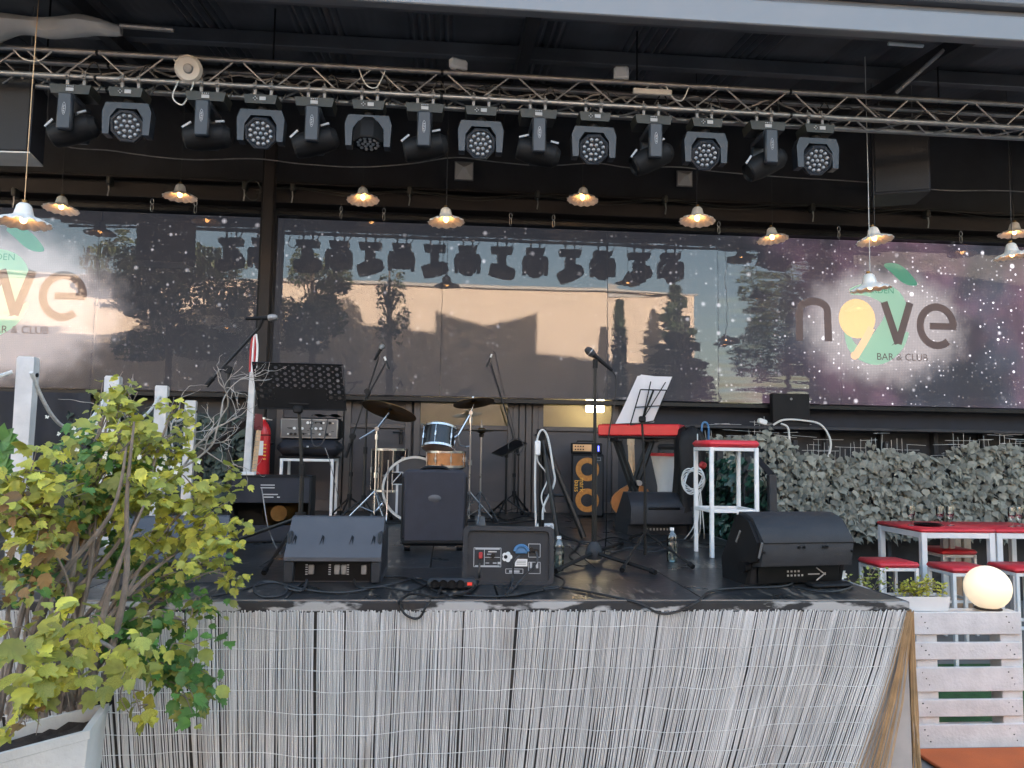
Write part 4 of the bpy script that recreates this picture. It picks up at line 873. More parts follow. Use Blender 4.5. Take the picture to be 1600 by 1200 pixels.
# --- fire extinguisher
p0 = P(409, 745, 7.9); p1 = P(409, 652, 7.9); hh = p1.z - p0.z; t = thing('fire_extinguisher', 'red fire extinguisher with white label hung by the column', 'fire extinguisher', (p0.x, 7.9, p0.z))
R_ = 10.5 * depthk(7.9); MB().lathe([(.001, 0), (R_ * .92, 0), (R_, .02), (R_, hh * .72), (R_ * .9, hh * .82), (R_ * .5, hh * .91), (R_ * .25, hh * .93), (R_ * .25, hh * .97), (.001, hh * .97)], 24).build('cylinder', 'red_paint', t)
lb = MB(); lb.lathe([(R_ + .001, hh * .36), (R_ + .001, hh * .60)], 24); lb.v = [v for v in lb.v]; lb.f = [f for f in lb.f if lb.v[f[0]].y < .02 and lb.v[f[0]].x < .01]; lb.build('label', 'white_plastic', t)
mm = MB(); [mm.box((.03, -R_ * .87, hh * (.3 + .06 * i)), (.03, .012, .012)) for i in range(5)]; mm.build('label_text', 'yellow', t, kind='stuff')
vv = MB(); vv.cyl((0, 0, hh * .96), (0, 0, hh), .018, n=8); vv.box((-.05, 0, hh + .01), (.13, .025, .014), Ry(-.06)); vv.box((-.04, 0, hh - .02), (.1, .02, .01), Ry(.12)); vv.build('valve', 'chrome', t)
MB().tube(smooth([(-.03, -.02, hh * .98), (-.085, -.03, hh * .85), (-.085, -.04, hh * .4), (-.06, -.04, hh * .15)], 5), .01, 6).build('hose', 'black', t)
MB().tube([(-.0, .05, hh * .55), (0, .25, hh * .55), (0, .40, hh * .55)], .014, 6).build('bracket', 'black_metal', t); MB().tube([(R_ * 1.03 * cos(q), R_ * 1.03 * sin(q), hh * .70) for q in [2 * pi * i / 16 for i in range(17)]], .005, 4).build('strap', 'black_metal', t)
# --- white leaning pole with red top
a = D(384, 800); a.z = DECK; b = P(398, 522, 7.0); a = P(381, 800, 7.0); a = Vector((a.x, 7.0, DECK)); t = thing('leaning_pole', 'tall white wooden pole with red and white top leaning by the column', 'pole', a)
c = a.lerp(b, .8); x_ = MB(); x_.add([a + Vector((-.033, 0, 0)), a + Vector((.033, 0, 0)), a + Vector((.033, .04, 0)), a + Vector((-.033, .04, 0)), c + Vector((-.024, 0, 0)), c + Vector((.024, 0, 0)), c + Vector((.024, .04, 0)), c + Vector((-.024, .04, 0))], [(0, 3, 2, 1), (4, 5, 6, 7), (0, 1, 5, 4), (1, 2, 6, 5), (2, 3, 7, 6), (3, 0, 4, 7)]); x_.build('plank', 'white_wood', t, True)
for k in range(4):
    o = Vector((-.024 + .016 * k, .01, 0)); MB().tube(smooth([c + o, c.lerp(b, .6) + o * 1.2, b + o * .4], 4), .010, 6).build('ribbon', 'red_print' if k % 2 == 0 else 'white_plastic', t, True)
# --- white stool with bag and silver amp head
YA = 8.05; kk = depthk(YA)
def stool(loc, w_, h_, rot, label, cat, name, foot=True, cush='red_vinyl', grp=None, tube_=.03, ct=.05, dpt=None):
    d_ = dpt or w_; t = thing(name, label, cat, loc, rot, grp); zt_ = h_ - ct; a, b = w_ / 2 - tube_ / 2, d_ / 2 - tube_ / 2
    for sx in (-1, 1):
        for sy in (-1, 1): MB().cbox((sx * a, sy * b, zt_ / 2), (tube_, tube_, zt_), .003).build('leg', 'white_paint', t)
    for z in ([zt_ - tube_ / 2] + ([zt_ * .42] if foot else [])):
        nm = 'top_rail' if z > zt_ * .6 else 'foot_rail'
        for s_ in (-1, 1):
            MB().cbox((0, s_ * b, z), (w_ - 2 * tube_ - .001, tube_ - .004, tube_ - .002), .003).build(nm, 'white_paint', t)
            MB().cbox((s_ * a, 0, z), (tube_ - .004, d_ - 2 * tube_ - .001, tube_ - .002), .003).build(nm, 'white_paint', t)
    if cush: MB().cbox((0, 0, zt_ + ct / 2 + .001), (w_ + .02, d_ + .02, ct), ct * .42).build('cushion', cush, t, ang=60)
    return t
ax = P(482, 800, YA).x; zs = P(482, 716, YA).z - DECK
stool((ax, YA, DECK), .52, zs, .05, 'white metal stool carrying the black bag and silver amplifier', 'stool', 'bar_stool', False, None, tube_=.028, ct=.0)
tp_ = MB().cbox((0, 0, 0), (.54, .5, .02), .006, T((ax, YA, DECK + zs + .010))); tag(tp_.build('seat_board', 'black'), 'thin black board lying on the white stool under the bag', 'board')
bz = DECK + zs + .022; hb_ = P(482, 687, YA).z - bz
bg_ = thing('gig_bag', 'padded black bag lying under the silver amplifier', 'bag', (ax, YA, bz)); MB().cbox((0, 0, hb_ / 2), (95 * kk, .36, hb_), .07).build('body', 'navy', bg_, ang=60); MB().box((0, -.182, hb_ * .55), (.02, .006, .025)).build('tag', 'print', bg_); MB().tube(smooth([(-.3, -.15, hb_ * .6), (0, -.19, hb_ * .5), (.3, -.15, hb_ * .6)], 5), .006, 5).build('zip', 'black_gloss', bg_)
az = bz + hb_ + .001; ha = 33 * kk; am = thing('amplifier_head', 'silver fronted amplifier head full of knobs, on the black bag', 'amplifier', (ax, YA, az)); wa = 88 * kk
MB().cbox((0, .03, ha / 2), (wa, .3, ha), .03).build('case', 'black', am, ang=60); MB().cbox((0, -.125, ha / 2), (wa * .97, .02, ha * .92), .008).build('front_frame', 'alu', am); MB().box((0, -.136, ha / 2), (wa * .92, .006, ha * .78)).build('control_panel', 'silver_panel', am)
rk = random.Random(3)
for i in range(22):
    kx, kz = rk.uniform(-.43, .43) * wa, ha * (.24 + .26 * (i % 3)); kb = MB(); kb.cyl((kx, -.139, kz), (kx, -.157, kz), rk.choice((.008, .011, .014)), n=10); kb.build('knob', rk.choice(('black', 'black', 'chrome', 'white_plastic')), am)
mm = MB(); [mm.box((rk.uniform(-.42, .42) * wa, -.1395, ha * rk.uniform(.2, .8)), (rk.uniform(.02, .05), .002, .006)) for i in range(14)]; mm.build('legend', 'black', am, kind='stuff')
cl = MB(); vs_ = []
for j in range(6):
    for i in range(8): u, v = i / 7, j / 5; vs_.append((ax + .02 + .3 * u, YA - .17 + .22 * v, az + ha + .006 + .035 * abs(sin(u * 6 + v * 2)) * (1 - v * .3)))
cl.add(vs_, [(j * 8 + i, j * 8 + i + 1, j * 8 + i + 9, j * 8 + i + 8) for j in range(5) for i in range(7)]); tag(cl.build('folded_cloth', 'lamp_box', None, ang=80), 'crumpled grey cloth on top of the silver amplifier', 'cloth')
tag(MB().tube(smooth([P(512, 655, YA - .2), P(505, 690, YA - .22), P(492, 697, YA - .22), P(486, 680, YA - .2), P(487, 655, YA - .16)], 6), .006, 5).build('cable', 'grey_cable'), 'grey lead looping down from the silver amplifier', 'cable')
# --- stands
def tripod(t, hub, feet, r=.011, mt='black_metal', tip=.016, brace=None):
    for f in feet:
        f = Vector(f); MB().tube([hub, f + Vector((0, 0, .02))], r, 8).build('leg', mt, t, True); d = (f - Vector(hub)).normalized(); MB().cyl(f + Vector((0, 0, .017)) - d * .04, f + Vector((0, 0, .016)), tip, n=8).build('rubber_foot', 'black', t, True)
        if brace: MB().tube([Vector(brace), Vector(hub).lerp(f, .5)], r * .7, 5).build('brace', mt, t, True)
def ring_feet(c, R, a0): return [Vector((c.x + R * cos(a0 + i * 2 * pi / 3), c.y + R * sin(a0 + i * 2 * pi / 3), DECK)) for i in range(3)]
def mic(label, head, tail, style='ball', grp=None):
    h, tl = Vector(head), Vector(tail); d = (h - tl).normalized(); L_ = (h - tl).length; t = thing('microphone', label, 'microphone', tl); M = frame(tl, d)
    if style == 'ball':
        b = MB(); b.lathe([(.001, 0), (.011, 0), (.012, .02), (.015, L_ * .55), (.020, L_ * .72), (.001, L_ * .72)], 14, M); b.build('body', 'black', t, True)
        b = MB(); b.lathe([(.020, L_ * .70), (.026, L_ * .76), (.027, L_ * .84), (.024, L_ * .93), (.014, L_ * .99), (.001, L_)], 14, M); b.build('grille', 'alu_dull' if 'silver' in label else 'grille', t, True)
        b = MB(); b.lathe([(.0275, L_ * .81), (.0285, L_ * .825), (.0275, L_ * .84)], 14, M); b.build('band', 'alu', t, True)
    else:
        b = MB(); b.lathe([(.001, 0), (.010, 0), (.010, L_ * .75), (.013, L_ * .8), (.013, L_), (.001, L_)], 12, M); b.build('body', 'black_metal', t, True); b = MB(); b.lathe([(.0105, .01), (.0115, .02), (.0105, .05)], 12, M); b.build('connector', 'chrome', t, True)
    return t
# straight stand in the middle
c = D(928, 878); t = thing('microphone_stand', 'straight black microphone stand with heavy cast base', 'mic stand', c)
top = P(926, 566, c.y); tpz = Vector((c.x, c.y, top.z)); MB().tube([c + Vector((0, 0, .08)), Vector((c.x, c.y, c.z + .72))], .0165, 10).build('lower_tube', 'black_metal', t, True); MB().tube([Vector((c.x, c.y, c.z + .70)), tpz], .011, 10).build('upper_tube', 'black_metal', t, True)
MB().lathe([(.001, .02), (.05, .02), (.058, .05), (.045, .10), (.024, .13), (.018, .13)], 16, T((0, 0, 0))).build('cast_base', 'plastic', t); MB().cyl((0, 0, .69), (0, 0, .76), .021, n=10).build('clutch', 'black', t)
tripod(t, c + Vector((0, 0, .06)), [D(868, 897), D(1024, 899), D(972, 852)], .012)
cl_ = tpz + Vector((0, 0, .0)); MB().cyl(tpz - Vector((0, 0, .04)), tpz + Vector((0, 0, .02)), .017, n=10).build('clip', 'black', t, True)
Ym = c.y - .0; mic('black vocal microphone clipped on the straight stand', P(915, 544, Ym), P(957, 579, Ym))
tag(MB().tube(smooth([P(957, 579, Ym), P(963, 592, Ym), P(961, 625, Ym), P(950, 690, Ym), P(948, 770, Ym + .05), D(944, 866), D(915, 884), D(890, 880)], 6), .0045, 5).build('cable', 'black_cable'), 'black lead hanging from the vocal microphone', 'cable')
# tripod music stand with paper
c = D(1008, 872); t = thing('music_stand', 'folding wire music stand holding white sheets', 'music stand', c); hub = P(1006, 832, c.y); hub = Vector((c.x, c.y, hub.z)); tp = P(1003, 655, c.y)
MB().tube([c + Vector((0, 0, .02)), Vector((c.x, c.y, c.z + .5))], .011, 8).build('lower_tube', 'black_metal', t, True); MB().tube([Vector((c.x, c.y, c.z + .48)), tp], .008, 8).build('upper_tube', 'black_metal', t, True); MB().cyl(hub - Vector((0, 0, .02)), hub + Vector((0, 0, .02)), .024, n=10).build('hub', 'black', t, True)
tripod(t, hub, [D(972, 895), D(1083, 890), D(985, 845)], .009)
Yq = c.y; q = [P(984, 664, Yq), P(1021, 658, Yq), P(1041, 610, Yq - .08), P(1000, 609, Yq - .08)]
def wirebar(a, b, r=.0045): MB().tube([a, b], r, 5).build('wire', 'black_metal', t, True)
up = .010
lo, ro = Vector((0, -.012, 0)), Vector((0, -.012, 0))
for i in range(4): wirebar(q[i] + lo, q[(i + 1) % 4] + lo)
mL, mR = q[0].lerp(q[3], .5), q[1].lerp(q[2], .5); wirebar(mL + lo, mR + lo); cm = q[0].lerp(q[1], .5)
wirebar(tp + lo, q[2].lerp(q[3], .5) + lo, .007); wirebar(tp + lo * 1.5, P(1017, 596, Yq - .1), .004); wirebar(tp.lerp(cm, .2) + lo, P(1040, 597, Yq - .1), .004)
MB().cbox(tp + Vector((0, -.01, 0)), (.045, .03, .04), .006).build('desk_joint', 'black', t, True); wirebar(tp, cm, .008)
for k in range(4):
    pa = thing('sheet_music', 'white loose sheet of music leaning on the wire stand', 'paper', P(990, 640, Yq + .004 + .004 * k), 0, 'sheets on the wire stand'); j = [Vector((rnd(-.008, .008), 0, rnd(-.006, .006))) for _ in range(4)]
    s_ = MB(); n = 6; cs_ = [P(963, 662, Yq + .01 + .004 * k) + j[0], P(1020, 659, Yq + .01 + .004 * k) + j[1], P(1049, 590 + k, Yq - .085 + .004 * k) + j[2], P(996 + 2 * k, 586, Yq - .085 + .004 * k) + j[3]]
    vs_ = []
    for a in range(n + 1):
        for b in range(n + 1): u, v = a / n, b / n; vs_.append(cs_[0].lerp(cs_[1], u).lerp(cs_[3].lerp(cs_[2], u), v) + Vector((0, .012 * sin(u * 3 + v * 2 + k) * (k * .4), 0)))
    s_.add(vs_, [(a * (n + 1) + b, (a + 1) * (n + 1) + b, (a + 1) * (n + 1) + b + 1, a * (n + 1) + b + 1) for a in range(n) for b in range(n)]); s_.build('page', 'paper', pa, True, ang=80)
# perforated orchestra stand
c = D(467, 872); t = thing('music_stand', 'solid black music stand with rows of round holes', 'music stand', c); Yc = c.y; dk = P(467, 640, Yc)
MB().tube([c + Vector((0, 0, .05)), Vector((c.x, c.y, c.z + .55))], .015, 10).build('lower_tube', 'black_metal', t, True); MB().tube([Vector((c.x, c.y, c.z + .53)), dk], .011, 10).build('upper_tube', 'black_metal', t, True); MB().cyl((0, 0, .52), (0, 0, .60), .02, n=10).build('clutch', 'black', t)
hub = Vector((c.x, c.y, P(467, 808, Yc).z)); MB().cyl(hub - Vector((0, 0, .03)), hub + Vector((0, 0, .03)), .035, n=12).build('hub', 'black', t, True); tripod(t, hub, [D(412, 900), D(348, 856), D(540, 862)], .012)
q = [P(404, 638, Yc + .0), P(541, 641, Yc), P(536, 570, Yc - .10), P(394, 566, Yc - .10)]      # BL BR TR TL
ex = (q[1] - q[0]); ez = (q[3] - q[0]); nn = ex.cross(ez).normalized(); nx_, nz_ = 50, 30
holes = [(.06 + .0985 * i + .0, v, .019) for v in (.90, .77, .645, .52) for i in range(10)] + [(u, v, .019) for v in (.39, .27) for u in (.06, .158, .85, .946)]
m = MB()
def cell_hole(u0, u1, v0, v1, uc, vc, ru, rv):   # ring patch between a rectangle and an ellipse
    n = 16; out = []; inn = []
    for i in range(n):
        a = 2 * pi * (i + .5) / n; x_, y_ = cos(a), sin(a); s_ = 1 / max(abs(x_), abs(y_)); out.append((min(u1, max(u0, uc + (x_ * s_) * ((u1 - uc) if x_ > 0 else (uc - u0)))), min(v1, max(v0, vc + (y_ * s_) * ((v1 - vc) if y_ > 0 else (vc - v0)))))); inn.append((uc + x_ * ru, vc + y_ * rv))
    vs_ = [q[0] + ex * a + ez * b for a, b in out + inn]; m.add(vs_, [(i, (i + 1) % n, n + (i + 1) % n, n + i) for i in range(n)])
def rect(u0, u1, v0, v1): m.add([q[0] + ex * a + ez * b for a, b in ((u0, v0), (u1, v0), (u1, v1), (u0, v1))], [(0, 1, 2, 3)])
ue = [0.01 + .098 * i for i in range(11)]; ve = [.46, .585, .71, .835, .965]
for j in range(4):
    for i in range(10): cell_hole(ue[i], ue[i + 1], ve[j], ve[j + 1], (ue[i] + ue[i + 1]) / 2, (ve[j] + ve[j + 1]) / 2, .021, .036)
for j, (v0, v1) in enumerate(((.335, .46), (.21, .335))):
    for i in (0, 1, 8, 9): cell_hole(ue[i], ue[i + 1], v0, v1, (ue[i] + ue[i + 1]) / 2, (v0 + v1) / 2, .021, .036)
    rect(ue[2], ue[8], v0, v1)
rect(ue[0], ue[10], 0, .21); rect(ue[0], ue[10], .965, 1.0); rect(ue[10], 1.0, 0, 1); rect(0, ue[0], 0, 1)
dsk = m.build('desk', 'black', t, True); dsk.data.polygons.foreach_set('use_smooth', [False] * len(dsk.data.polygons)); sm_ = dsk.modifiers.new('thickness', 'SOLIDIFY'); sm_.thickness = .003; sm_.offset = -1
MB().tube([q[0], q[1], q[2], q[3], q[0]], .005, 6).build('rim', 'black', t, True)
lip = MB(); lip.add([q[0] + Vector((0, .0, 0)), q[1], q[1] + Vector((0, .06, .01)), q[0] + Vector((0, .06, .01))], [(0, 1, 2, 3)]); lip.build('lip', 'black', t, True)
MB().cbox(dk + Vector((0, -.025, 0)), (.06, .04, .05), .01).build('desk_joint', 'black', t, True); MB().cbox(dk + Vector((0, -.008, .04)), (.13, .012, .02), .003).build('desk_bracket', 'black', t, True)
# boom stands
def boomstand(label, foot, joint, b0, b1, R=.27, a0=.5, rl=.012, hubz=.22):
    c = D(*foot); j = P(joint[0], joint[1], c.y); t = thing('microphone_stand', label, 'mic stand', c); j = Vector((j.x, c.y, j.z))
    MB().tube([c + Vector((0, 0, .10)), c.lerp(j, .55)], rl + .003, 8).build('lower_tube', 'black_metal', t, True); MB().tube([c.lerp(j, .53), j], rl - .002, 8).build('upper_tube', 'black_metal', t, True); MB().cyl(c.lerp(j, .52), c.lerp(j, .57), rl + .008, n=8).build('clutch', 'black', t, True)
    MB().cyl(j + Vector((0, -.03, 0)), j + Vector((0, .03, 0)), .03, n=12).build('boom_joint', 'black', t, True)
    a, b = P(b0[0], b0[1], c.y - .02), P(b1[0], b1[1], c.y - .02); MB().tube([a, b], rl - .004, 8).build('boom_arm', 'black_metal', t, True); MB().cyl(a, a.lerp(b, .14), rl + .004, n=8).build('counterweight', 'black', t, True)
    tripod(t, c + Vector((0, 0, hubz)), ring_feet(c, R, a0), .009); MB().cyl(c + Vector((0, 0, hubz - .03)), c + Vector((0, 0, hubz + .03)), .024, n=10).build('hub', 'black', t, True)
    return c
c = boomstand('boom microphone stand behind the white rope posts', (358, 850), (357, 578), (322, 603), (404, 513), .3, .9, .014)
mic('black microphone with silver grille laid level on the boom stand', P(434, 496, c.y - .03), P(384, 498, c.y - .03)); MB_ = MB().cyl(P(404, 513, c.y - .02), P(410, 499, c.y - .03), .014, n=8); tag(MB_.build('microphone_clip', 'black'), 'black clip holding the level microphone on its boom', 'clip')
c = boomstand('tilted boom stand left of the drums', (545, 812), (551, 682), (540, 715), (592, 557), .28, .3)
mic('dark microphone with silver grille above the left boom stand', P(599, 538, c.y - .03), P(585, 563, c.y - .03))
c = boomstand('slim boom stand with pencil microphone beside the floor tom', (567, 815), (574, 612), (572, 622), (603, 566), .25, 1.2)
mic('pencil microphone pointing down from the slim boom stand', P(608, 577, c.y - .03), P(600, 556, c.y - .03), 'pencil')
c = boomstand('overhead boom stand right of the hi-hat', (803, 803), (804, 692), (811, 712), (767, 568), .25, .8)
mic('pencil microphone hanging over the cymbals', P(761, 573, c.y - .03), P(769, 552, c.y - .03), 'pencil')
tag(MB().tube(smooth([P(769, 551, c.y - .03), P(774, 553, c.y), P(782, 590, c.y), P(800, 660, c.y), P(806, 700, c.y), P(804, 770, c.y)], 6), .004, 5).build('cable', 'black_cable'), 'black lead trailing down the overhead boom stand', 'cable')
# small tray stand
c = D(790, 808); t = thing('music_stand', 'low black stand with tilted solid tray beside the hi-hat', 'music stand', c); tpp = P(791, 712, c.y); MB().tube([c + Vector((0, 0, .03)), Vector((c.x, c.y, tpp.z))], .012, 8).build('pole', 'black_metal', t, True); tripod(t, c + Vector((0, 0, .19)), ring_feet(c, .25, 2.2), .009, brace=c + Vector((0, 0, .06)))
q = [P(768, 709, c.y - .1), P(785, 714, c.y - .16), P(824, 694, c.y + .1), P(806, 688, c.y + .16)]; m = MB(); m.add(q + [p + Vector((0, 0, .012)) for p in q], [(0, 3, 2, 1), (4, 5, 6, 7), (0, 1, 5, 4), (1, 2, 6, 5), (2, 3, 7, 6), (3, 0, 4, 7)]); m.build('tray', 'black_gloss', t, True); MB().cyl(Vector((c.x, c.y, tpp.z - .02)), Vector((c.x, c.y, tpp.z + .06)), .02, n=8).build('joint', 'black', t, True)
tag(MB().tube(smooth([P(806 + 12 * cos(a), 697 + 12 * sin(a), c.y - .02) for a in [i * .5 for i in range(20)]], 3), .005, 5).build('cable_coil', 'grey_cable'), 'coil of grey cable on the tilted tray', 'cable')
# ================================================================== DRUMS
def drum(t, M, R, H, shell, top, bot, lugs=6, name='shell'):
    MB().lathe([(R, 0), (R, H)], 32, M).build('shell', shell, t); MB().lathe([(.001, H + .004), (R * .98, H + .004)], 32, M).build('top_head', top, t); MB().lathe([(R * .98, -.004), (.001, -.004)], 32, M).build('bottom_head', bot, t)
    for z in (-.006, H - .012): MB().lathe([(R + .002, z), (R + .011, z), (R + .011, z + .02), (R + .002, z + .02)], 32, M).build('hoop', 'chrome', t)
    for i in range(lugs):
        a = 2 * pi * (i + .3) / lugs; m = MB(); m.cyl((R * 1.02 * cos(a) + .006 * cos(a), R * 1.02 * sin(a) + .006 * sin(a), .005), ((R * 1.02 + .006) * cos(a), (R * 1.02 + .006) * sin(a), H - .005), .0035, n=5); m.cbox(((R + .008) * cos(a), (R + .008) * sin(a), H / 2), (.018, .018, min(.06, H * .4)), .004); m.v = [M @ p for p in m.v]; m.build('lug', 'chrome', t)
bc = P(648, 764, 7.42); bd = thing('bass_drum', 'black bass drum with pale hoop and white stripe on its head', 'drum', (bc.x, 7.42, DECK)); RB = bc.z - DECK - .005
M = T((0, 0, RB + .005)) @ Rz(radians(-6)) @ Rx(-pi / 2)
MB().lathe([(RB - .02, .0), (RB - .02, .40)], 48, M).build('shell', 'drum_black', bd)
for z in (-.02, .38): MB().lathe([(RB - .022, z), (RB, z), (RB, z + .035), (RB - .022, z + .035), (RB - .022, z)], 56, M).build('hoop', 'tarp' if z < 0 else 'drum_black', bd)
fh = MB(); fh.lathe([(.001, -.004), (RB - .021, -.004)][::-1], 48, M).build('front_head', 'drum_skin', bd); MB().lathe([(.001, .40), (RB - .021, .40)], 48, M).build('rear_head', 'drum_skin', bd)
MF = T((0, 0, RB + .005)) @ Rz(radians(-6)) @ T((0, -.0065 + 0, 0)); kk = depthk(7.42); sx = (623 - 648) * kk; hs_ = math.sqrt((RB - .03) ** 2 - sx * sx)
sp_ = MB(); sp_.box((sx - .012, -.004, 0), (.022, .003, 2 * hs_), MF); sp_.build('stripe', 'print', bd)
lz = (764 - 748) * kk; lg_ = MB(); [lg_.box((x, -.008, z), (a, .003, b), MF) for x, z, a, b in outline(sx - .01, lz, .10, .115, .009)]; lg_.box((sx - .02, -.008, lz), (.009, .003, .13), MF @ T((sx - .02, 0, lz)) @ Ry(.7) @ T((-sx + .02, 0, -lz))); lg_.build('emblem', 'print', bd); MB().box((sx - .01, -.0065, lz), (.095, .002, .11), MF).build('emblem_field', 'drum_black', bd)
for s_ in (-1, 1): MB().tube([(s_ * RB * .8, .06, RB * .8), (s_ * (RB + .12), -.06, .012)], .008, 6).build('spur', 'chrome', bd)
for i in range(8): a = 2 * pi * (i + .5) / 8; m = MB(); m.cbox(((RB + .006) * cos(a), (RB + .006) * sin(a), 0), (.03, .02, .05), .006); m.v = [M @ p for p in m.v]; m.build('claw', 'chrome', bd)
# rack tom on its own clamp arm to the crash stand, snare on basket stand, floor tom
YC = 7.35
cs_c = D(733, 812); cs_c = Vector((P(733, 790, YC).x, YC, DECK))
t = thing('cymbal_stand', 'chrome stand carrying the upper crash cymbal and rack tom arm', 'cymbal stand', cs_c); tpz = P(737, 645, YC)
MB().tube([cs_c + Vector((0, 0, .05)), Vector((cs_c.x, YC, tpz.z))], .0085, 8).build('tube', 'chrome', t, True); tripod(t, cs_c + Vector((0, 0, .30)), ring_feet(cs_c, .27, .4), .008, 'chrome', brace=cs_c + Vector((0, 0, .08)))
j = Vector((cs_c.x, YC, tpz.z)); MB().cyl(j - Vector((0, .025, 0)), j + Vector((0, .025, 0)), .02, n=10).build('tilter', 'chrome', t, True); MB().tube([j, P(740, 632, YC)], .006, 6).build('tilter_rod', 'chrome', t, True); MB().tube([j, P(716, 680, YC - .05)], .009, 6).build('tom_arm', 'chrome', t, True); MB().tube([P(716, 680, YC - .05), P(718, 695, YC - .04), P(727, 698, YC), Vector((cs_c.x, YC, P(730, 697, YC).z))], .008, 6).build('tom_arm', 'chrome', t, True)
for z in (.55, .95): MB().cyl(cs_c + Vector((0, 0, z)), cs_c + Vector((0, 0, z + .05)), .018, n=8).build('clutch', 'chrome', t, True)
def cymbal(label, c, R, nrm, name='cymbal'):
    t = thing(name, label, 'cymbal', c); M = frame(Vector((0, 0, 0)), Vector(nrm)); MB().lathe([(.006, .022), (.02, .02), (R * .16, .010), (R * .2, .002), (R * .6, -.006), (R, -.018), (R, -.020), (R * .6, -.008), (R * .2, 0), (R * .16, .008), (.006, .02)], 40, M).build('plate', 'brass', t); MB().lathe([(.001, .045), (.012, .045), (.012, .018), (.001, .018)], 10, M).build('wing_nut', 'chrome', t); MB().lathe([(.001, .018), (.018, .016), (.018, -.004), (.001, -.004)], 12, M).build('felt', 'black', t)
cymbal('dark crash cymbal tilted high over the rack tom', P(740, 627, YC), .2, (-.13, .20, 1))
cymbal('large brass ride cymbal tilted steeply left of the drums', P(609, 640, YC), .265, (.25, .27, 1))
rc = Vector((P(585, 800, YC).x, YC, DECK)); t = thing('cymbal_stand', 'chrome boom stand carrying the large ride cymbal', 'cymbal stand', rc); jz = P(581, 670, YC).z; j = Vector((rc.x, YC, jz)); MB().tube([rc + Vector((0, 0, .05)), j], .0085, 8).build('tube', 'chrome', t, True); MB().tube([P(562, 686, YC), j, P(608, 645, YC)], .009, 6).build('boom_arm', 'chrome', t, True); MB().cyl(j - Vector((0, .025, 0)), j + Vector((0, .025, 0)), .02, n=10).build('tilter', 'chrome', t, True)
tripod(t, rc + Vector((0, 0, .3)), ring_feet(rc, .27, 1.0), .008, 'chrome', brace=rc + Vector((0, 0, .1))); [MB().cyl(rc + Vector((0, 0, z)), rc + Vector((0, 0, z + .05)), .018, n=8).build('clutch', 'chrome', t, True) for z in (.42, .78)]
hc = Vector((P(750, 800, YC + .1).x, YC + .1, DECK)); t = thing('hi_hat', 'closed pair of hi-hat cymbals on a chrome pedal stand', 'hi-hat', hc); hz = P(757, 676, YC + .1).z - DECK
MB().tube([(0, 0, .03), (0, 0, hz)], .008, 8).build('tube', 'chrome', t); MB().tube([(0, 0, hz), (0, 0, hz + .12)], .004, 6).build('pull_rod', 'chrome', t)
for s_, nm in ((1, 'top_cymbal'), (-1, 'bottom_cymbal')): MB().lathe([(.006, s_ * .028), (.03, s_ * .024), (.04, s_ * .012), (.10, s_ * .008), (.14, s_ * .001)], 32, T((0, 0, hz + .02))).build(nm, 'brass', t)
MB().cyl((0, 0, hz + .045), (0, 0, hz + .075), .012, n=8).build('clutch', 'chrome', t); MB().lathe([(.02, 0), (.025, .03), (.012, .04)], 12, T((0, 0, hz - .045))).build('seat_cup', 'black', t)
for a in (.6, 2.7, 4.6): MB().tube([(0, 0, .30), (.22 * cos(a), .22 * sin(a), .012)], .008, 6).build('leg', 'chrome', t)
MB().box((.0, -.12, .06), (.09, .26, .012), Rx(.3)).build('pedal', 'alu_dull', t)
tc_ = P(686, 685, YC - .08); t = thing('rack_tom', 'small black rack tom with chrome lugs over the snare', 'drum', tc_); kt = depthk(YC - .08)
drum(t, Rx(radians(-18)) @ Ry(radians(4)) @ T((0, 0, -.10)), 24 * kt, .20, 'drum_black', 'skin_clear', 'skin_clear', 6)
MB().tube([(.13, .0, 0), (.17, .02, .03)], .01, 6).build('mount', 'chrome', t)
sc_ = P(697, 729, YC + .02); t = thing('snare_drum', 'orange brown wooden snare drum on a low stand', 'drum', (sc_.x, sc_.y, DECK)); zz = sc_.z - DECK
drum(t, T((0, 0, zz)), .18, .14, 'drum_wood', 'paper', 'skin_clear', 8)
MB().tube([(0, 0, .05), (0, 0, zz - .05)], .012, 8).build('stand_tube', 'chrome', t)
for a in (.3, 2.4, 4.5): MB().tube([(0, 0, .26), (.2 * cos(a), .2 * sin(a), .012)], .008, 6).build('stand_leg', 'chrome', t); MB().tube([(0, 0, zz - .06), (.16 * cos(a), .16 * sin(a), zz - .02), (.195 * cos(a), .195 * sin(a), zz + .02)], .008, 6).build('basket_arm', 'chrome', t)
MB().cbox((.0, -.1, zz - .035), (.2, .06, .02), .006).build('strainer', 'chrome', t)
fc = Vector((P(607, 800, YC + .25).x, YC + .25, DECK)); t = thing('floor_tom', 'black floor tom on chrome legs left of the bass drum', 'drum', fc); ft = P(607, 702, YC + .25).z - DECK
drum(t, T((0, 0, ft - .40)), .17, .40, 'drum_black', 'skin_clear', 'skin_clear', 8)
for a in (.5, 2.6, 4.7): MB().tube([(.185 * cos(a), .185 * sin(a), ft - .1), (.185 * cos(a), .185 * sin(a), .1), (.215 * cos(a), .215 * sin(a), .012)], .007, 6).build('leg', 'chrome', t)
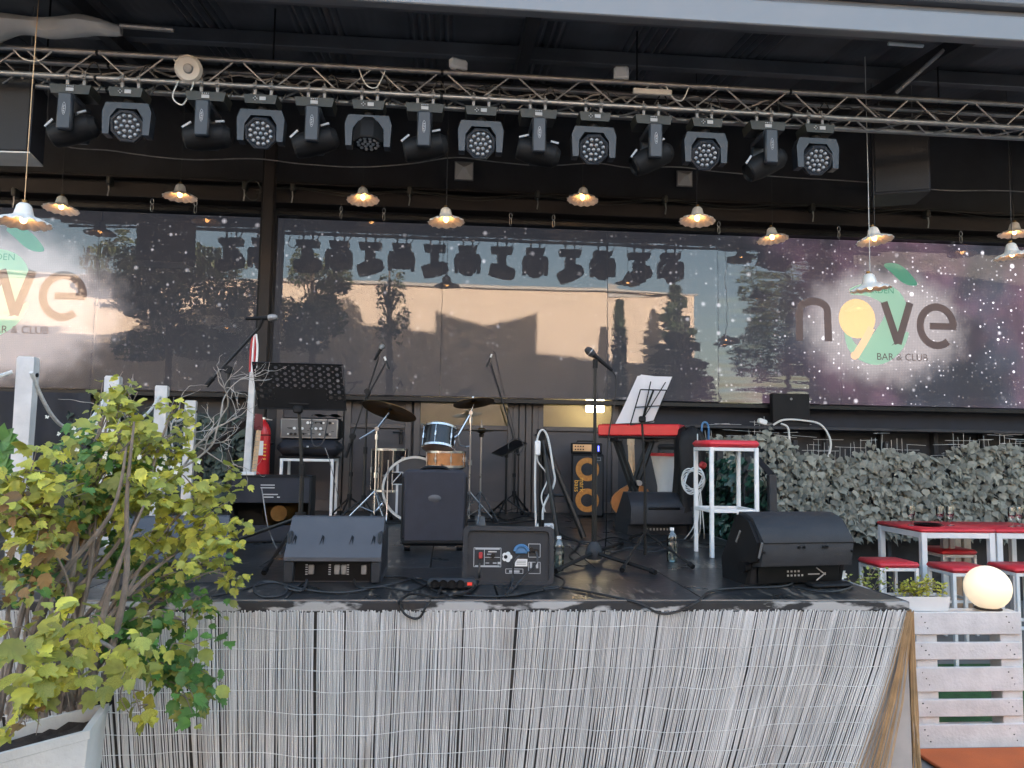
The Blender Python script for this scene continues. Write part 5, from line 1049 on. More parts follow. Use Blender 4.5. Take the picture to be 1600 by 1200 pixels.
# ================================================================== RIGHT OF STAGE
# bass amp
o = D(918, 808); kk = depthk(o.y); t = thing('bass_cabinet', 'black bass cabinet with two orange ringed speakers', 'amplifier', o, radians(-8)); w_, h_ = 50 * kk, 98 * kk
MB().cbox((0, .18, h_ / 2), (w_, .34, h_), .012).build('cabinet', 'black', t); MB().box((0, .006, h_ / 2), (w_ * .92, .012, h_ * .93)).build('grille', 'grille', t)
for z in (.755, .265):
    M = T((-.005, -.002, h_ * z)) @ Rx(pi / 2); MB().lathe([(.068, .002), (.125, .002), (.125, -.004), (.068, -.004)], 28, M).build('speaker_ring', 'gold', t); MB().lathe([(.001, .004), (.03, .004), (.066, -.003)], 20, M).build('speaker_cone', 'grille', t)
textmesh('mark', .075, 'brand_text', 'yellow', t, T((-.062, -.010, h_ * .51)) @ FRONT @ Rz(-pi / 2), False); textmesh('bass', .075, 'brand_text', 'yellow', t, T((-.118, -.010, h_ * .49)) @ FRONT @ Rz(-pi / 2), False)
decal(t, outline(.11, h_ * .92, .05, .03), 'badge', 'print', Matrix.Identity(4), -.004)
t2 = thing('bass_amplifier', 'small bass amplifier with copper panel and blue light on its cabinet', 'amplifier', o + Vector((0.01, .17, h_ + .001)), radians(-8)); hh = 17 * kk
MB().cbox((0, 0, hh / 2), (w_ * .98, .26, hh), .01).build('case', 'black', t2); MB().box((-.03, -.132, hh * .55), (w_ * .68, .006, hh * .62)).build('front_panel', 'copper', t2)
for i in range(8): MB().cyl((-.12 + .028 * (i % 4), -.134, hh * (.4 + .28 * (i // 4))), (-.12 + .028 * (i % 4), -.15, hh * (.4 + .28 * (i // 4))), .008, n=8).build('knob', 'black', t2)
MB().box((.125, -.132, hh * .5), (.018, .008, hh * .5)).build('indicator', 'blue_led', t2); MB().tube([(-.1, 0, hh), (-.1, 0, hh + .02), (.1, 0, hh + .02), (.1, 0, hh)], .008, 6).build('handle', 'black', t2)
# folded A-frame stand with white cable
Ya = 6.3; t = thing('speaker_tripod', 'folded black tripod stand with white cable hung over its head', 'stand', (P(848, 800, Ya).x, Ya, DECK)); hd_ = P(846, 676, Ya); b1 = P(846, 840, Ya); b1.z = DECK; b2 = P(912, 835, Ya - .1); b2.z = DECK; b3 = P(872, 850, Ya - .2); b3.z = DECK
for b, r_ in ((b1, .024), (b2, .024), (b3, .018)): MB().tube([hd_, b + Vector((0, 0, .01))], r_, 8).build('leg', 'black_metal', t, True)
MB().cyl(hd_ - Vector((0, 0, .06)), hd_ + Vector((0, 0, .03)), .04, n=10).build('head', 'black', t, True); MB().tube([hd_.lerp(b1, .6), hd_.lerp(b2, .6)], .012, 6).build('crossbar', 'black_metal', t, True)
wire([P(838, 840, Ya - .06), P(836, 760, Ya - .06), P(838, 695, Ya - .06), P(846, 672, Ya - .07), P(856, 684, Ya - .06), P(864, 730, Ya - .06), P(866, 755, Ya - .06), P(850, 790, Ya - .1), P(848, 812, Ya - .1)], .009, 'white_cable', 'white cable looped over the black tripod head')
wire([P(842, 700, Ya - .05), P(840, 720, Ya - .05), P(856, 745, Ya - .06), P(846, 775, Ya - .08), P(852, 800, Ya - .1)], .006, 'white_cable', 'thinner white lead hanging down the black tripod')
tag(MB().cbox((0, 0, 0), (.045, .03, .12), .008, T(P(840, 700, Ya - .07))).build('inline_switch', 'white_plastic'), 'white inline switch on the cable over the tripod', 'switch')
p = D(852, 828); t = thing('power_strip', 'white power strip on the deck beside the black tripod', 'power strip', p, .2); MB().cbox((0, 0, .03), (.16, .06, .055), .012).build('body', 'white_plastic', t); [MB().cyl((-.045 + .045 * i, -.031, .03), (-.045 + .045 * i, -.028, .03), .015, n=10).build('socket', 'print', t) for i in range(3)]
# keyboard on X stand
kc = P(996, 672, 6.75); t = thing('stage_keyboard', 'bright red stage keyboard seen from behind on a black stand', 'keyboard', kc, radians(-28)); W = .74
MB().cbox((0, .15, .0), (W, .30, .105), .012).build('case', 'red_paint', t); MB().cbox((0, .15, -.062), (W * .98, .29, .018), .004).build('bottom_plate', 'black', t); MB().box((0, .17, .056), (W * .94, .2, .006)).build('key_panel', 'black_gloss', t)
t = thing('keyboard_stand', 'black double-braced X stand under the red keyboard', 'stand', (kc.x, 6.8, DECK)); zt_ = kc.z - .075 - DECK
for yy in (-.0, .18):
    for s_ in (-1, 1):
        MB().tube([(s_ * .16, yy + s_ * .02, zt_ - .02), (-s_ * .12, yy + s_ * .02, .015)], .02, 4).build('leg', 'black_metal', t)
for s_ in (-1, 1): MB().cbox((s_ * .16, .09, zt_ - .015), (.05, .34, .03), .006).build('support_bar', 'black_metal', t); MB().cbox((-s_ * .12, .09, .015), (.05, .40, .03), .006).build('floor_bar', 'black_metal', t)
MB().cyl((0.02, -.05, zt_ * .52), (0.02, .24, zt_ * .52), .025, n=10).build('pivot', 'chrome', t)
MB().cbox((0, .09, zt_ + .004), (.5, .06, .012), .003).build('cross_tray', 'black_metal', t)
# guitar leaning behind stand
t = thing('electric_guitar', 'pale necked guitar leaning behind the keyboard stand', 'guitar', (P(990, 800, 7.3).x, 7.3, DECK)); tz_ = P(988, 690, 7.3).z - DECK
MB().tube([(0, .02, .28), (.0, .12, tz_)], .032, 4).build('neck', 'maple', t); gb = MB(); gb.prism([(.16 * (1 + .25 * cos(2 * q_) - .12 * cos(3 * q_)) * cos(q_), .2 * (1 + .1 * cos(2 * q_)) * sin(q_)) for q_ in [2 * pi * i / 28 for i in range(28)]], .045, T((0, .04, .215)) @ Rx(pi / 2)); gb.build('body', 'drum_wood', t); MB().box((0, .12, tz_ + .05), (.07, .02, .16)).build('headstock', 'maple', t)
# white pedestal stool
Yp = 7.2; pc = P(1042, 708, Yp); t = thing('pedestal_stool', 'white hourglass plastic stool with thin red seat', 'stool', (pc.x, Yp, DECK)); hz_ = pc.z - DECK
MB().lathe([(.16, 0), (.15, .04), (.085, hz_ * .35), (.09, hz_ * .55), (.15, hz_ * .96), (.15, hz_ - .03), (.001, hz_ - .03)], 24).build('pedestal', 'white_plastic', t); MB().cyl((0, 0, hz_ - .028), (0, 0, hz_), .165, n=24).build('seat', 'red_vinyl', t)
# railing with hedge along the right end of the deck
rl_ = thing('stage_railing', 'dark stage railing filled with dark green leaves behind the tall stool', 'railing', (XR + .07, 6.9, 0)); RX = XR + .075
def rz(y): return 1.72 if y > 5.85 else 1.36 + (y - 5.0) * (.36 / .85)
for y in (5.42, 5.9, 6.5, 7.1, 7.7, 8.35): MB().cbox((RX, y, rz(y) / 2), (.055, .055, rz(y)), .004).build('post', 'black_paint', rl_, True)
MB().tube([(RX, 8.4, 1.74), (RX, 5.9, 1.74), (RX, 5.4, 1.53)], .03, 4).build('top_rail', 'black_paint', rl_, True); MB().box((RX + .035, 6.9, .9), (.02, 2.9, 1.1)).build('back_board', 'black_paint', rl_, True)
hm = MB(); rg = random.Random(5)
def leafquad(mm, p, d, upv, s):
    d = d.normalized(); x_ = upv.cross(d).normalized(); mm.add([p, p + d * s * .4 + x_ * s * .42, p + d * s, p + d * s * .4 - x_ * s * .42], [(0, 1, 2), (0, 2, 3)])
for i in range(1500):
    y = rg.uniform(5.45, 8.3); z = rg.uniform(.95, rz(y) - .06); leafquad(hm, Vector((RX - rg.uniform(-.02, .035), y, z)), Vector((-.5, rg.gauss(0, .5), rg.gauss(-.6, .4))), Vector((-1, rg.gauss(0, .4), rg.gauss(0, .4))), rg.uniform(.05, .085))
tag(hm.build('leaf_infill', 'ivy_green', rl_, True), kind='stuff')
# jacket on the railing post and cable coil
t = thing('hung_jacket', 'black jacket draped over the railing end beside the keyboard', 'jacket', (P(1078, 700, 6.55).x, 6.55, DECK + .2)); jz = P(1078, 668, 6.55).z - DECK - .2
m = MB(); m.lathe([(.05, jz), (.10, jz - .03), (.125, jz - .12), (.12, jz * .5), (.135, .12), (.14, .0), (.11, .01)], 28, None, lambda a, j_, r, z: (r * (1 + .16 * sin(a * 5 + z * 3) * min(1, j_ / 2)), z + .015 * sin(a * 3))); m.build('cloth', 'black', t, ang=80); MB().tube([(.02, -.145, jz * .92), (.015, -.16, jz * .5), (0, -.15, .1)], .005, 5).build('cord', 'white_cable', t); MB().cyl((0, 0, -.2), (0, 0, jz), .016, n=8).build('hanger_pole', 'black_metal', t)
pts = []
for i in range(70):
    a = i * .42; r_ = 16 + 4 * sin(i * .9); pts.append(P(1083 + r_ * cos(a) * .9, 750 + r_ * sin(a) * 1.15, 6.2 + .05 * sin(i * .37)))
tag(MB().tube(smooth(pts, 3), .006, 5).build('cable_coil', 'white_cable'), 'large pale cable coil hung at the corner of the railing', 'cable')
for k in range(4): wire([P(1085 + 3 * k, 765, 6.15), P(1090 + 2 * k, 800 - 5 * k, 6.1), P(1082 + 6 * k, 826, 6.1), D(1070 + 10 * k, 842)], .005, 'white_cable', 'pale lead trailing from the railing coil to the deck', 'cable', 'leads under the railing coil')
wire([P(1096, 690, 6.6), P(1097, 664, 6.6), P(1103, 660, 6.6), P(1107, 668, 6.6), P(1107, 690, 6.6)], .009, 'blue_print', 'blue cable loop above the railing beside the jacket')
p = P(1098, 727, 5.6); tag(MB().cbox((0, 0, 0), (.05, .04, .05), .01, T(p) @ Ry(.4)).build('red_plug', 'red_print'), 'small red plug on the railing beside the tall stool', 'plug')
# tall stool on deck
f = D(1112, 872); kk = depthk(f.y); ws = .345; hs2 = (872 - 687) * kk
stool((f.x + ws / 2 - .01, f.y + ws / 2, DECK), ws, hs2, radians(1), 'tall white framed bar stool with red cushion on the deck', 'stool', 'bar_stool', tube_=.026, ct=.048)
# bottles and power bar
def bottle(px, py, lab):
    o = D(px, py); t = thing('water_bottle', lab, 'bottle', o); h_ = 53 * depthk(o.y); R_ = h_ * .155
    MB().lathe([(.001, .004), (R_ * .9, .003), (R_, .02), (R_, h_ * .30), (R_ * .93, h_ * .33), (R_, h_ * .36), (R_, h_ * .55), (R_ * .88, h_ * .60), (R_, h_ * .66), (R_ * .85, h_ * .78), (R_ * .4, h_ * .9), (R_ * .36, h_ * .93)], 20).build('bottle', 'clear_glass', t); MB().lathe([(.001, .006), (R_ * .88, .006), (R_ * .96, .02), (R_ * .96, h_ * .45), (.001, h_ * .45)], 20).build('water', 'water', t); MB().lathe([(R_ * .42, h_ * .92), (R_ * .42, h_), (.001, h_)], 14).build('cap', 'white_plastic', t); MB().lathe([(R_ * 1.012, h_ * .36), (R_ * 1.012, h_ * .54)], 20).build('label', 'clear_glass', t)
bottle(873, 892, 'clear water bottle beside the centre loudspeaker'); bottle(1050, 878, 'clear water bottle beside the rear monitor and wire stand leg')
o = D(706, 921); t = thing('power_strip', 'black four-socket power strip with red switch on the stage edge', 'power strip', o, radians(-2)); MB().cbox((0, 0, .03), (.25, .06, .055), .015).build('body', 'plastic', t)
for i in range(4): MB().lathe([(.016, .0), (.021, .002), (.021, .006), (.016, .006)], 16, T((-.085 + .043 * i, -.031, .033)) @ Rx(pi / 2)).build('socket', 'black_gloss', t); MB().cyl((-.085 + .043 * i, -.0315, .033), (-.085 + .043 * i, -.0305, .033), .016, n=14).build('socket_face', 'black', t)
MB().box((.09, -.031, .034), (.024, .008, .014)).build('switch', 'red_led', t)
# floor cables
CL = [0]
def dcable(pts, lab, mt='black_cable', r=.0055):
    out = []; z = .006 + .003 * (CL[0] % 4); CL[0] += 1
    for p in pts: out.append(D(*p[:2]) + Vector((0, 0, z)) if len(p) == 2 else P(p[0], p[1], p[2]))
    return tag(MB().tube(smooth(out, 6), r, 6).build('cable', mt), lab, 'cable')
ef = YF - .045
dcable([(330, 934), (370, 925), (420, 912), (447, 917), (444, 930), (415, 935), (397, 925), (402, 913), (430, 911), (470, 922), (520, 928), (560, 925), (610, 915), (650, 905), (668, 910)], 'grey cable with a round loop on the deck left of the wedge', 'grey_cable')
dcable([(479, 908), (478, 917), (470, 926), (455, 924), (445, 921)], 'short grey lead plugged into the grey wedge', 'grey_cable', .007)
dcable([(553, 905), (555, 916), (566, 923), (600, 921), (640, 927), (670, 916)], 'thin black lead from the wedge to the power strip')
dcable([(690, 917), (686, 930), (668, 944, ef), (655, 965, ef), (636, 962, ef), (624, 945, ef), (628, 936, ef), (645, 933), (680, 938), (700, 934), (725, 932), (744, 920), (749, 905)], 'black cable looping down over the stage edge below the power strip', 'black_cable', .006)
dcable([(600, 903), (640, 906), (690, 928), (760, 934), (800, 932), (850, 924)], 'long black lead running past the centre loudspeaker')
dcable([(802, 900), (797, 918), (792, 933), (820, 930), (860, 920), (900, 924), (960, 936), (1000, 943, ef), (1030, 958, ef), (1060, 955, ef), (1090, 940, ef), (1110, 927), (1150, 922), (1210, 920), (1236, 915), (1242, 905)], 'long black cable dipping over the stage edge toward the right speaker', 'black_cable', .006)
dcable([(1240, 921), (1290, 929), (1330, 921), (1320, 912), (1290, 915)], 'black lead curling behind the right speaker')
dcable([(840, 870), (850, 890), (860, 900), (880, 910), (876, 922), (850, 926)], 'black lead curling beside the water bottle')
dcable([(520, 808), (560, 815), (620, 818), (680, 822), (740, 815), (790, 818), (840, 814)], 'black cable run along the deck behind the suitcase')
dcable([(730, 806), (760, 812), (775, 806), (790, 814), (820, 808), (835, 812), (880, 838), (905, 850), (890, 870), (900, 880)], 'tangled black lead right of the hi-hat', 'black_cable', .007)
dcable([(870, 842), (920, 850), (960, 842), (1000, 852), (1060, 846), (1100, 852), (1180, 862)], 'black lead crossing the deck behind the wire stand')
dcable([(905, 850), (930, 858), (955, 866), (985, 860), (1020, 866), (1045, 858)], 'grey lead under the keyboard', 'grey_cable')
dcable([(508, 700, 7.6), (515, 720, 7.5), (527, 770, 7.2), (536, 808), (545, 822)], 'thin pale lead falling from the amplifier to the deck', 'alu_dull', .004)
dcable([(405, 745, 6.0), (410, 770, 5.8), (418, 820, 5.75), (428, 850), (438, 868)], 'thin pale lead falling across the guitar combo', 'alu_dull', .004)
dcable([(749, 880, D(760, 914).y - .03), (749, 898, D(760, 914).y - .03), (748, 910), (735, 926), (700, 935)], 'grey lead plugged into the red socket of the centre loudspeaker', 'grey_cable', .006)
dcable([(812, 868, D(800, 914).y - .02), (803, 880, D(800, 914).y - .03), (801, 905, D(800, 914).y - .02), (798, 925), (790, 933)], 'grey lead from the blue handle of the centre loudspeaker', 'grey_cable', .005)
dcable([(838, 862, D(800, 914).y - .02), (838, 880, D(800, 914).y - .05), (815, 905, D(800, 914).y - .03), (800, 924), (792, 934)], 'second grey lead from the centre loudspeaker panel', 'grey_cable', .005)
# black box on the ledge, white cable loop
Yl = YB - .27; a = P(1205, 657, Yl); b = P(1262, 616, Yl); t = thing('black_box', 'flat black metal box standing on the ledge', 'box', ((a.x + b.x) / 2, Yl, a.z)); MB().cbox((0, 0, (b.z - a.z) / 2 - .04), (b.x - a.x, .09, b.z - a.z + .08), .006).build('body', 'black', t); MB().cyl((0, -.046, (b.z - a.z) * .8), (0, -.052, (b.z - a.z) * .8), .014, n=10).build('lock', 'alu_dull', t)
wire([P(1208, 664, Yl - .05), P(1225, 656, Yl - .06), P(1255, 657, Yl - .07), P(1283, 664, Yl - .08), P(1298, 690, Yl - .09), P(1292, 718, Yl - .09), P(1275, 735, Yl - .09), P(1255, 730, Yl - .09), P(1238, 712, Yl - .09), P(1234, 690, Yl - .09), P(1231, 668, Yl - .07), P(1220, 662, Yl - .05)], .012, 'white_cable', 'thick white cable loop hanging from the ledge over the ivy')
tag(MB().cbox((0, 0, 0), (.10, .07, .06), .012, T(P(1191, 659, Yl - .05)) @ Ry(.3)).build('adapter', 'white_plastic'), 'white power adapter lying on the ledge', 'adapter')
# ================================================================== RIGHT SIDE FURNITURE
mat('lawn', (.035, .11, .03), .9, var=.3, vs=20, bump=.8, bs=200)
lw = MB(); lw.quad((XR + .3, 4.65, .006), (9, 4.65, .006), (9, 6.1, .006), (XR + .3, 6.1, .006)); tag(lw.build('lawn', 'lawn'), kind='structure')
YP = 4.42; zpt = P(1500, 956, YP).z; x0 = XR + .075; x1 = P(1597, 1050, YP).x
pl = thing('white_pallet', 'white painted pallet stood on edge as a low barrier', 'pallet', ((x0 + x1) / 2, YP, 0)); pw = x1 - x0
def zr(py): return P(1500, py, YP).z
for a, b in ((956, 991), (1003, 1030), (1042, 1080), (1092, 1119), (1131, 1168)):
    z0, z1 = zr(b), zr(a); bd_ = MB(); bd_.cbox((rnd(-.006, .006), 0, (z0 + z1) / 2), (pw - rnd(0, .012), .022, z1 - z0), .004); bd_.build('board', 'pallet', pl)
    nl = MB()
    for bx in (-pw / 2 + .05, P(1445, 1050, YP).x - pl.location.x, P(1578, 1050, YP).x - pl.location.x):
        for dx, dz in ((-.02, .3), (.02, -.2), (.0, .05)): nl.cyl((bx + dx + rnd(-.01, .01), -.0105, (z0 + z1) / 2 + dz * (z1 - z0)), (bx + dx, -.0125, (z0 + z1) / 2 + dz * (z1 - z0)), .0035, n=6)
    nl.build('nail_heads', 'black_metal', pl)
for px0, px1 in ((1326, 1350), (1430, 1463), (1562, 1594)):
    a, b = P(px0, 1050, YP + .03).x, P(px1, 1050, YP + .03).x; MB().cbox(((a + b) / 2 - pl.location.x, .062, zpt / 2), (b - a, .10, zpt - .01), .004).build('bearer', 'pallet', pl)
MB().cbox((0, .062 + .062, zpt - .05), (pw, .022, .09), .004).build('rear_board', 'pallet', pl); MB().cbox((0, .062 + .062, .05), (pw, .022, .09), .004).build('rear_board', 'pallet', pl)
om = MB(); om.cbox((0, 0, .012), (1.6, 1.0, .018), .006, T((P(1420, 1171, 4.36).x + .8, 3.84, .005)) @ Rz(.0)); tag(om.build('floor_mat', 'orange_cloth'), 'orange padded mat on the ground before the white pallet', 'mat')
# planter trough on pallet
def herb(name, label, px0, px1, py0, py1, Y, n, size, mt, base, seed, grp=None):
    a, b = P(px0, py1, Y), P(px1, py0, Y); t = thing(name, label, 'plant', base, 0, grp); r_ = random.Random(seed); st_ = MB(); lf = MB()
    for i in range(14):
        e = Vector((r_.uniform(a.x, b.x), Y + r_.uniform(-.05, .05), r_.uniform(a.z + (b.z - a.z) * .4, b.z))); s0 = Vector(base) + Vector((r_.uniform(-.1, .1) * (b.x - a.x), 0, 0)); pts = smooth([s0, s0.lerp(e, .5) + Vector((0, 0, .03)), e], 4); st_.tube(pts, .002, 4)
        for k in range(n // 14):
            p = pts[r_.randrange(2, len(pts))] + Vector((r_.gauss(0, .012), r_.gauss(0, .012), r_.gauss(0, .012))); d = Vector((r_.gauss(0, 1), r_.gauss(-.4, .8), r_.gauss(.2, .7))); leafquad(lf, p, d, Vector((r_.gauss(0, .5), -.5, 1)), size * r_.uniform(.6, 1.2))
    st_.build('stems', 'twig', t, True); tag(lf.build('leaves', mt, t, True), kind='stuff'); return t
tc0 = P(1432, 948, YP + .06); t = thing('planter_trough', 'small white plastic planter trough on the pallet top', 'planter', (tc0.x, YP + .07, zpt + .001)); tw = P(1477, 940, YP + .07).x - P(1388, 940, YP + .07).x
m = MB(); o1 = [(-tw / 2 * .93, -.055), (tw / 2 * .93, -.055), (tw / 2 * .93, .055), (-tw / 2 * .93, .055)]; o2 = [(-tw / 2, -.065), (tw / 2, -.065), (tw / 2, .065), (-tw / 2, .065)]; o3 = [(x * .94, y * .86) for x, y in o2]
m.add([(x, y, 0) for x, y in o1] + [(x, y, .085) for x, y in o2] + [(x, y, .085) for x, y in o3] + [(x, y, .06) for x, y in o3], [(3, 2, 1, 0)] + [(i, (i + 1) % 4, 4 + (i + 1) % 4, 4 + i) for i in range(4)] + [(4 + i, 4 + (i + 1) % 4, 8 + (i + 1) % 4, 8 + i) for i in range(4)] + [(8 + i, 8 + (i + 1) % 4, 12 + (i + 1) % 4, 12 + i) for i in range(4)]); m.build('trough', 'white_plastic', t); MB().box((0, 0, .064), (tw * .9, .10, .012)).build('soil', 'soil', t)
herb('trailing_plant', 'yellow-green trailing plant growing in the white trough', 1402, 1482, 903, 945, YP + .04, 420, .022, 'leaf_yellow', (tc0.x, YP + .07, zpt + .07), 21)
herb('small_plant', 'small leafy plant with white bloom at the stage corner', 1318, 1392, 888, 930, YP + .16, 160, .026, 'leaf_olive', (P(1350, 930, YP + .16).x, YP + .16, zpt), 22)
p = P(1313, 898, YP + .12); fb = thing('white_flower', 'white bloom beside the black speaker at the stage corner', 'flower', p); pm = MB()
for k in range(9): q = k * .7; leafquad(pm, Vector((0, 0, 0)), Vector((cos(q), -.4, sin(q) * .9 + .2)), Vector((0, -1, .2)), .04)
pm.build('petals', 'petal', fb); MB().tube([(0, 0.01, 0), (.03, .04, -.10), (.05, .05, zpt - p.z - .02)], .003, 5).build('stem', 'leaf_green', fb)
# globe
gc = P(1543, 918, YP + .08); gr = 34.5 * depthk(YP + .08); t = thing('globe_lamp', 'glowing round globe lamp on the pallet top', 'lamp', (gc.x, YP + .08, zpt)); emis('globe', (1, .80, .56), EM * .62); MB().sphere((0, 0, gc.z - zpt), gr, 32, 20).build('globe', 'globe', t); MB().lathe([(.075, 0), (.075, gc.z - zpt - gr * .93), (.06, gc.z - zpt - gr * .9), (.001, gc.z - zpt - gr * .9)], 24).build('base', 'brown_beam', t)
# tables and stools (bar height)
f1 = P(1440, 826, 6.5); f2 = Vector((f1.x + .70, f1.y, f1.z))
glab = 'high white framed table with red top '
stool((f1.x + .34, f1.y + .35, 0), .68, f1.z, 0, glab + 'holding the black tray', 'table', 'high_table', False, tube_=.05, ct=.035, dpt=.7); stool((f2.x + .34, f2.y + .35, 0), .68, f2.z, 0, glab + 'next to the one with the black tray', 'table', 'high_table', False, tube_=.05, ct=.035, dpt=.7)
for (px, py, lab) in ((1375, 881, 'white framed bar stool with red cushion nearest the stage corner'), (1489, 889, 'white framed bar stool with red cushion beside the glowing globe'), (1588, 889, 'white framed bar stool with red cushion under the second table'), (1506, 868, 'white framed bar stool with red cushion tucked behind the first table')):
    c = Zp(px, py, .79); stool((c.x + .17, c.y + .17 + (.0 if py > 875 else .3), 0), .34, .80, 0, lab, 'stool', 'bar_stool', True, tube_=.028, ct=.045)
wp = P(1500, 850, 7.9); MBx = thing('wooden_post', 'pair of plain wooden uprights behind the first red table', 'post', (wp.x, 7.9, 0)); mat('raw_wood', (.34, .24, .16), .75, var=.2, vs=14, bump=.3, bs=60)
MB().cbox((-.07, 0, .47), (.10, .10, .94), .006).build('upright', 'raw_wood', MBx); MB().cbox((.06, 0, .47), (.08, .08, .94), .006).build('upright', 'raw_wood', MBx)
def wineglass(px, py, lab, grp):
    q = P(px, py, f1.y + .22); t = thing('wine_glass', lab, 'glass', (q.x, f1.y + .22 + rnd(-.06, .06), f1.z + .002), 0, grp); MB().lathe([(.001, 0), (.033, .001), (.033, .004), (.005, .008), (.004, .06), (.02, .075), (.034, .105), (.033, .15), (.029, .175), (.0275, .175), (.031, .15), (.032, .107), (.001, .078)], 20).build('bowl', 'clear_glass', t)
for px in (1428, 1475, 1491): wineglass(px, 815, 'empty wine glass on the red table with the black tray', 'glasses on the first red table')
for px in (1580, 1600): wineglass(px, 815, 'empty wine glass on the second red table', 'glasses on the second red table')
q = P(1455, 820, f1.y + .2); t = thing('serving_tray', 'round black tray on the first red table', 'tray', (q.x, f1.y + .25, f1.z + .002)); MB().lathe([(.001, .004), (.10, .004), (.115, .02), (.12, .02), (.105, 0), (.001, 0)], 28).build('tray', 'black_gloss', t)
# ================================================================== IVY
def ivy_mesh():
    ol = [(0, 0), (.30, -.05), (.50, .22), (.33, .50), (.14, .60), (0, 1), (-.14, .60), (-.33, .50), (-.50, .22), (-.30, -.05)]
    vs_ = [(x, y, -.10 * abs(x) * 2 - .12 * max(0, y - .5)) for x, y in ol] + [(0, .3, .05)]; return vs_, [(i, (i + 1) % 10, 10) for i in range(10)]
IV, IFc = ivy_mesh(); _o = MB().add(IV, IFc).build('leaf', 'ivy', ang=80); ivy_me = _o.data; bpy.data.objects.remove(_o)
def leafM(p, d, nrm, s):
    y = Vector(d).normalized(); z = Vector(nrm) - y * Vector(nrm).dot(y); z.normalize(); x = y.cross(z)
    return Matrix(((x.x * s, y.x * s, z.x * s, p.x), (x.y * s, y.y * s, z.y * s, p.y), (x.z * s, y.z * s, z.z * s, p.z), (0, 0, 0, 1)))
YH = 8.40; hx0 = P(1105, 760, YH).x; hx1 = P(1720, 760, YH).x; hzb, hzt = P(1350, 838, YH).z, P(1350, 696, YH).z
hd = thing('ivy_screen', 'grey-green artificial ivy panel on wire mesh along the right wall', 'hedge', ((hx0 + hx1) / 2, YH, hzb)); rg = random.Random(12)
def htop(x): return hzt + .05 * sin(x * 2.1) + .04 * sin(x * 5.3 + 1) + .03 * sin(x * 11) - (.10 if 1.0 < (x - hx0) < 1.9 else 0) + (.10 if (x - hx0) < .7 else 0)
stf = MB(); front = 0; HM = rootmat(hd).inverted()
for i in range(3700):
    x = rg.uniform(hx0, hx1); z = hzb + (htop(x) - hzb) * rg.random() ** .95 + rg.gauss(0, .015); lay = rg.random(); p = Vector((x, YH - .10 * lay, z))
    d = Vector((rg.gauss(0, .55), -.35 + rg.gauss(0, .25), -1 + rg.gauss(0, .35))); nr = Vector((rg.gauss(0, .6), -1, rg.gauss(.4, .6))); s = rg.uniform(.06, .115); M = leafM(p, d, nr, s)
    if lay > .93 and front < 300: inst(ivy_me, 'leaf', hd, HM @ M); front += 1
    else: stf.add(IV, IFc, M)
tag(stf.build('leaf_mass', 'ivy', hd, True, ang=80), kind='stuff')
wg = MB(); x = hx0
while x < hx1:
    zz_ = htop(x) - .05; on = math.sin(x * 3.1) + math.sin(x * 7.7) > -.3
    if on: wg.cyl((x, YH + .02, zz_), (x + rg.gauss(0, .008), YH + .02, zz_ + .10 + rg.uniform(0, .10)), .0018, n=4)
    x += .062
z = hzb
for k_ in range(60):
    x = rg.uniform(hx0, hx1); ln_ = rg.uniform(.12, .4); zz_ = htop(x) + .062 * rg.randrange(0, 3); wg.cyl((x, YH + .022, zz_), (x + ln_, YH + .022, zz_ + rg.gauss(0, .01)), .0018, n=4)
wg.build('wire_grid', 'wire', hd, True, kind='stuff')
for px in (1110, 1250, 1395, 1500, 1620): x = P(px, 760, YH).x; MB().cbox((x - hd.location.x, .12, (hzt - hzb) / 2 - hzb / 2), (.05, .05, hzt + .1), .004).build('fence_post', 'black_paint', hd)
# left, behind the posts
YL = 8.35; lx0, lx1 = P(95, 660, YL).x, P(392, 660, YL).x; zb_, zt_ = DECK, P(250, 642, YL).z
hl = thing('ivy_screen', 'leafy artificial hedge coloured dark as if shaded, under the left screen', 'hedge', ((lx0 + lx1) / 2, YL, DECK)); stf = MB()
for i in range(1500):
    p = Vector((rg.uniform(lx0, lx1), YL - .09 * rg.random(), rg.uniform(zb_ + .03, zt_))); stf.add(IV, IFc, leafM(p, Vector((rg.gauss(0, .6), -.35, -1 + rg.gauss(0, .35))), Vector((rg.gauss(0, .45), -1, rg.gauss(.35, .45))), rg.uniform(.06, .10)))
tag(stf.build('leaf_mass', 'ivy_shaded', hl, True, ang=80), kind='stuff'); MB().box((0, .04, (zt_ - zb_) / 2), (lx1 - lx0, .02, zt_ - zb_)).build('backing', 'black_paint', hl)
tpn = MB(); vs_ = []; nx_ = 30; xa_, xb_ = P(-130, 650, 8.2).x, P(140, 650, 8.2).x; ztp = P(50, 612, 8.2).z
for j in range(9):
    for i in range(nx_ + 1): u = i / nx_; v = j / 8; vs_.append((xa_ + (xb_ - xa_) * u, 8.22 + .05 * sin(u * 16 + v * 2) * (.3 + v) + .02 * sin(u * 37), ztp - (ztp - DECK - .005) * v))
tpn.add(vs_, [(j * (nx_ + 1) + i, j * (nx_ + 1) + i + 1, (j + 1) * (nx_ + 1) + i + 1, (j + 1) * (nx_ + 1) + i) for j in range(8) for i in range(nx_)]); tag(tpn.build('navy_tarpaulin', 'navy', None, ang=80), 'navy tarpaulin hanging below the left screen', 'tarp')
dbm = MB(); a, b = P(312, 712, 7.6), P(388, 655, 7.6); dbm.tube([Vector((a.x, 7.6, a.z - .9)), a, b], .045, 4); tag(dbm.build('timber_brace', 'brown_beam'), 'dark diagonal timber brace behind the bare twigs', 'timber')
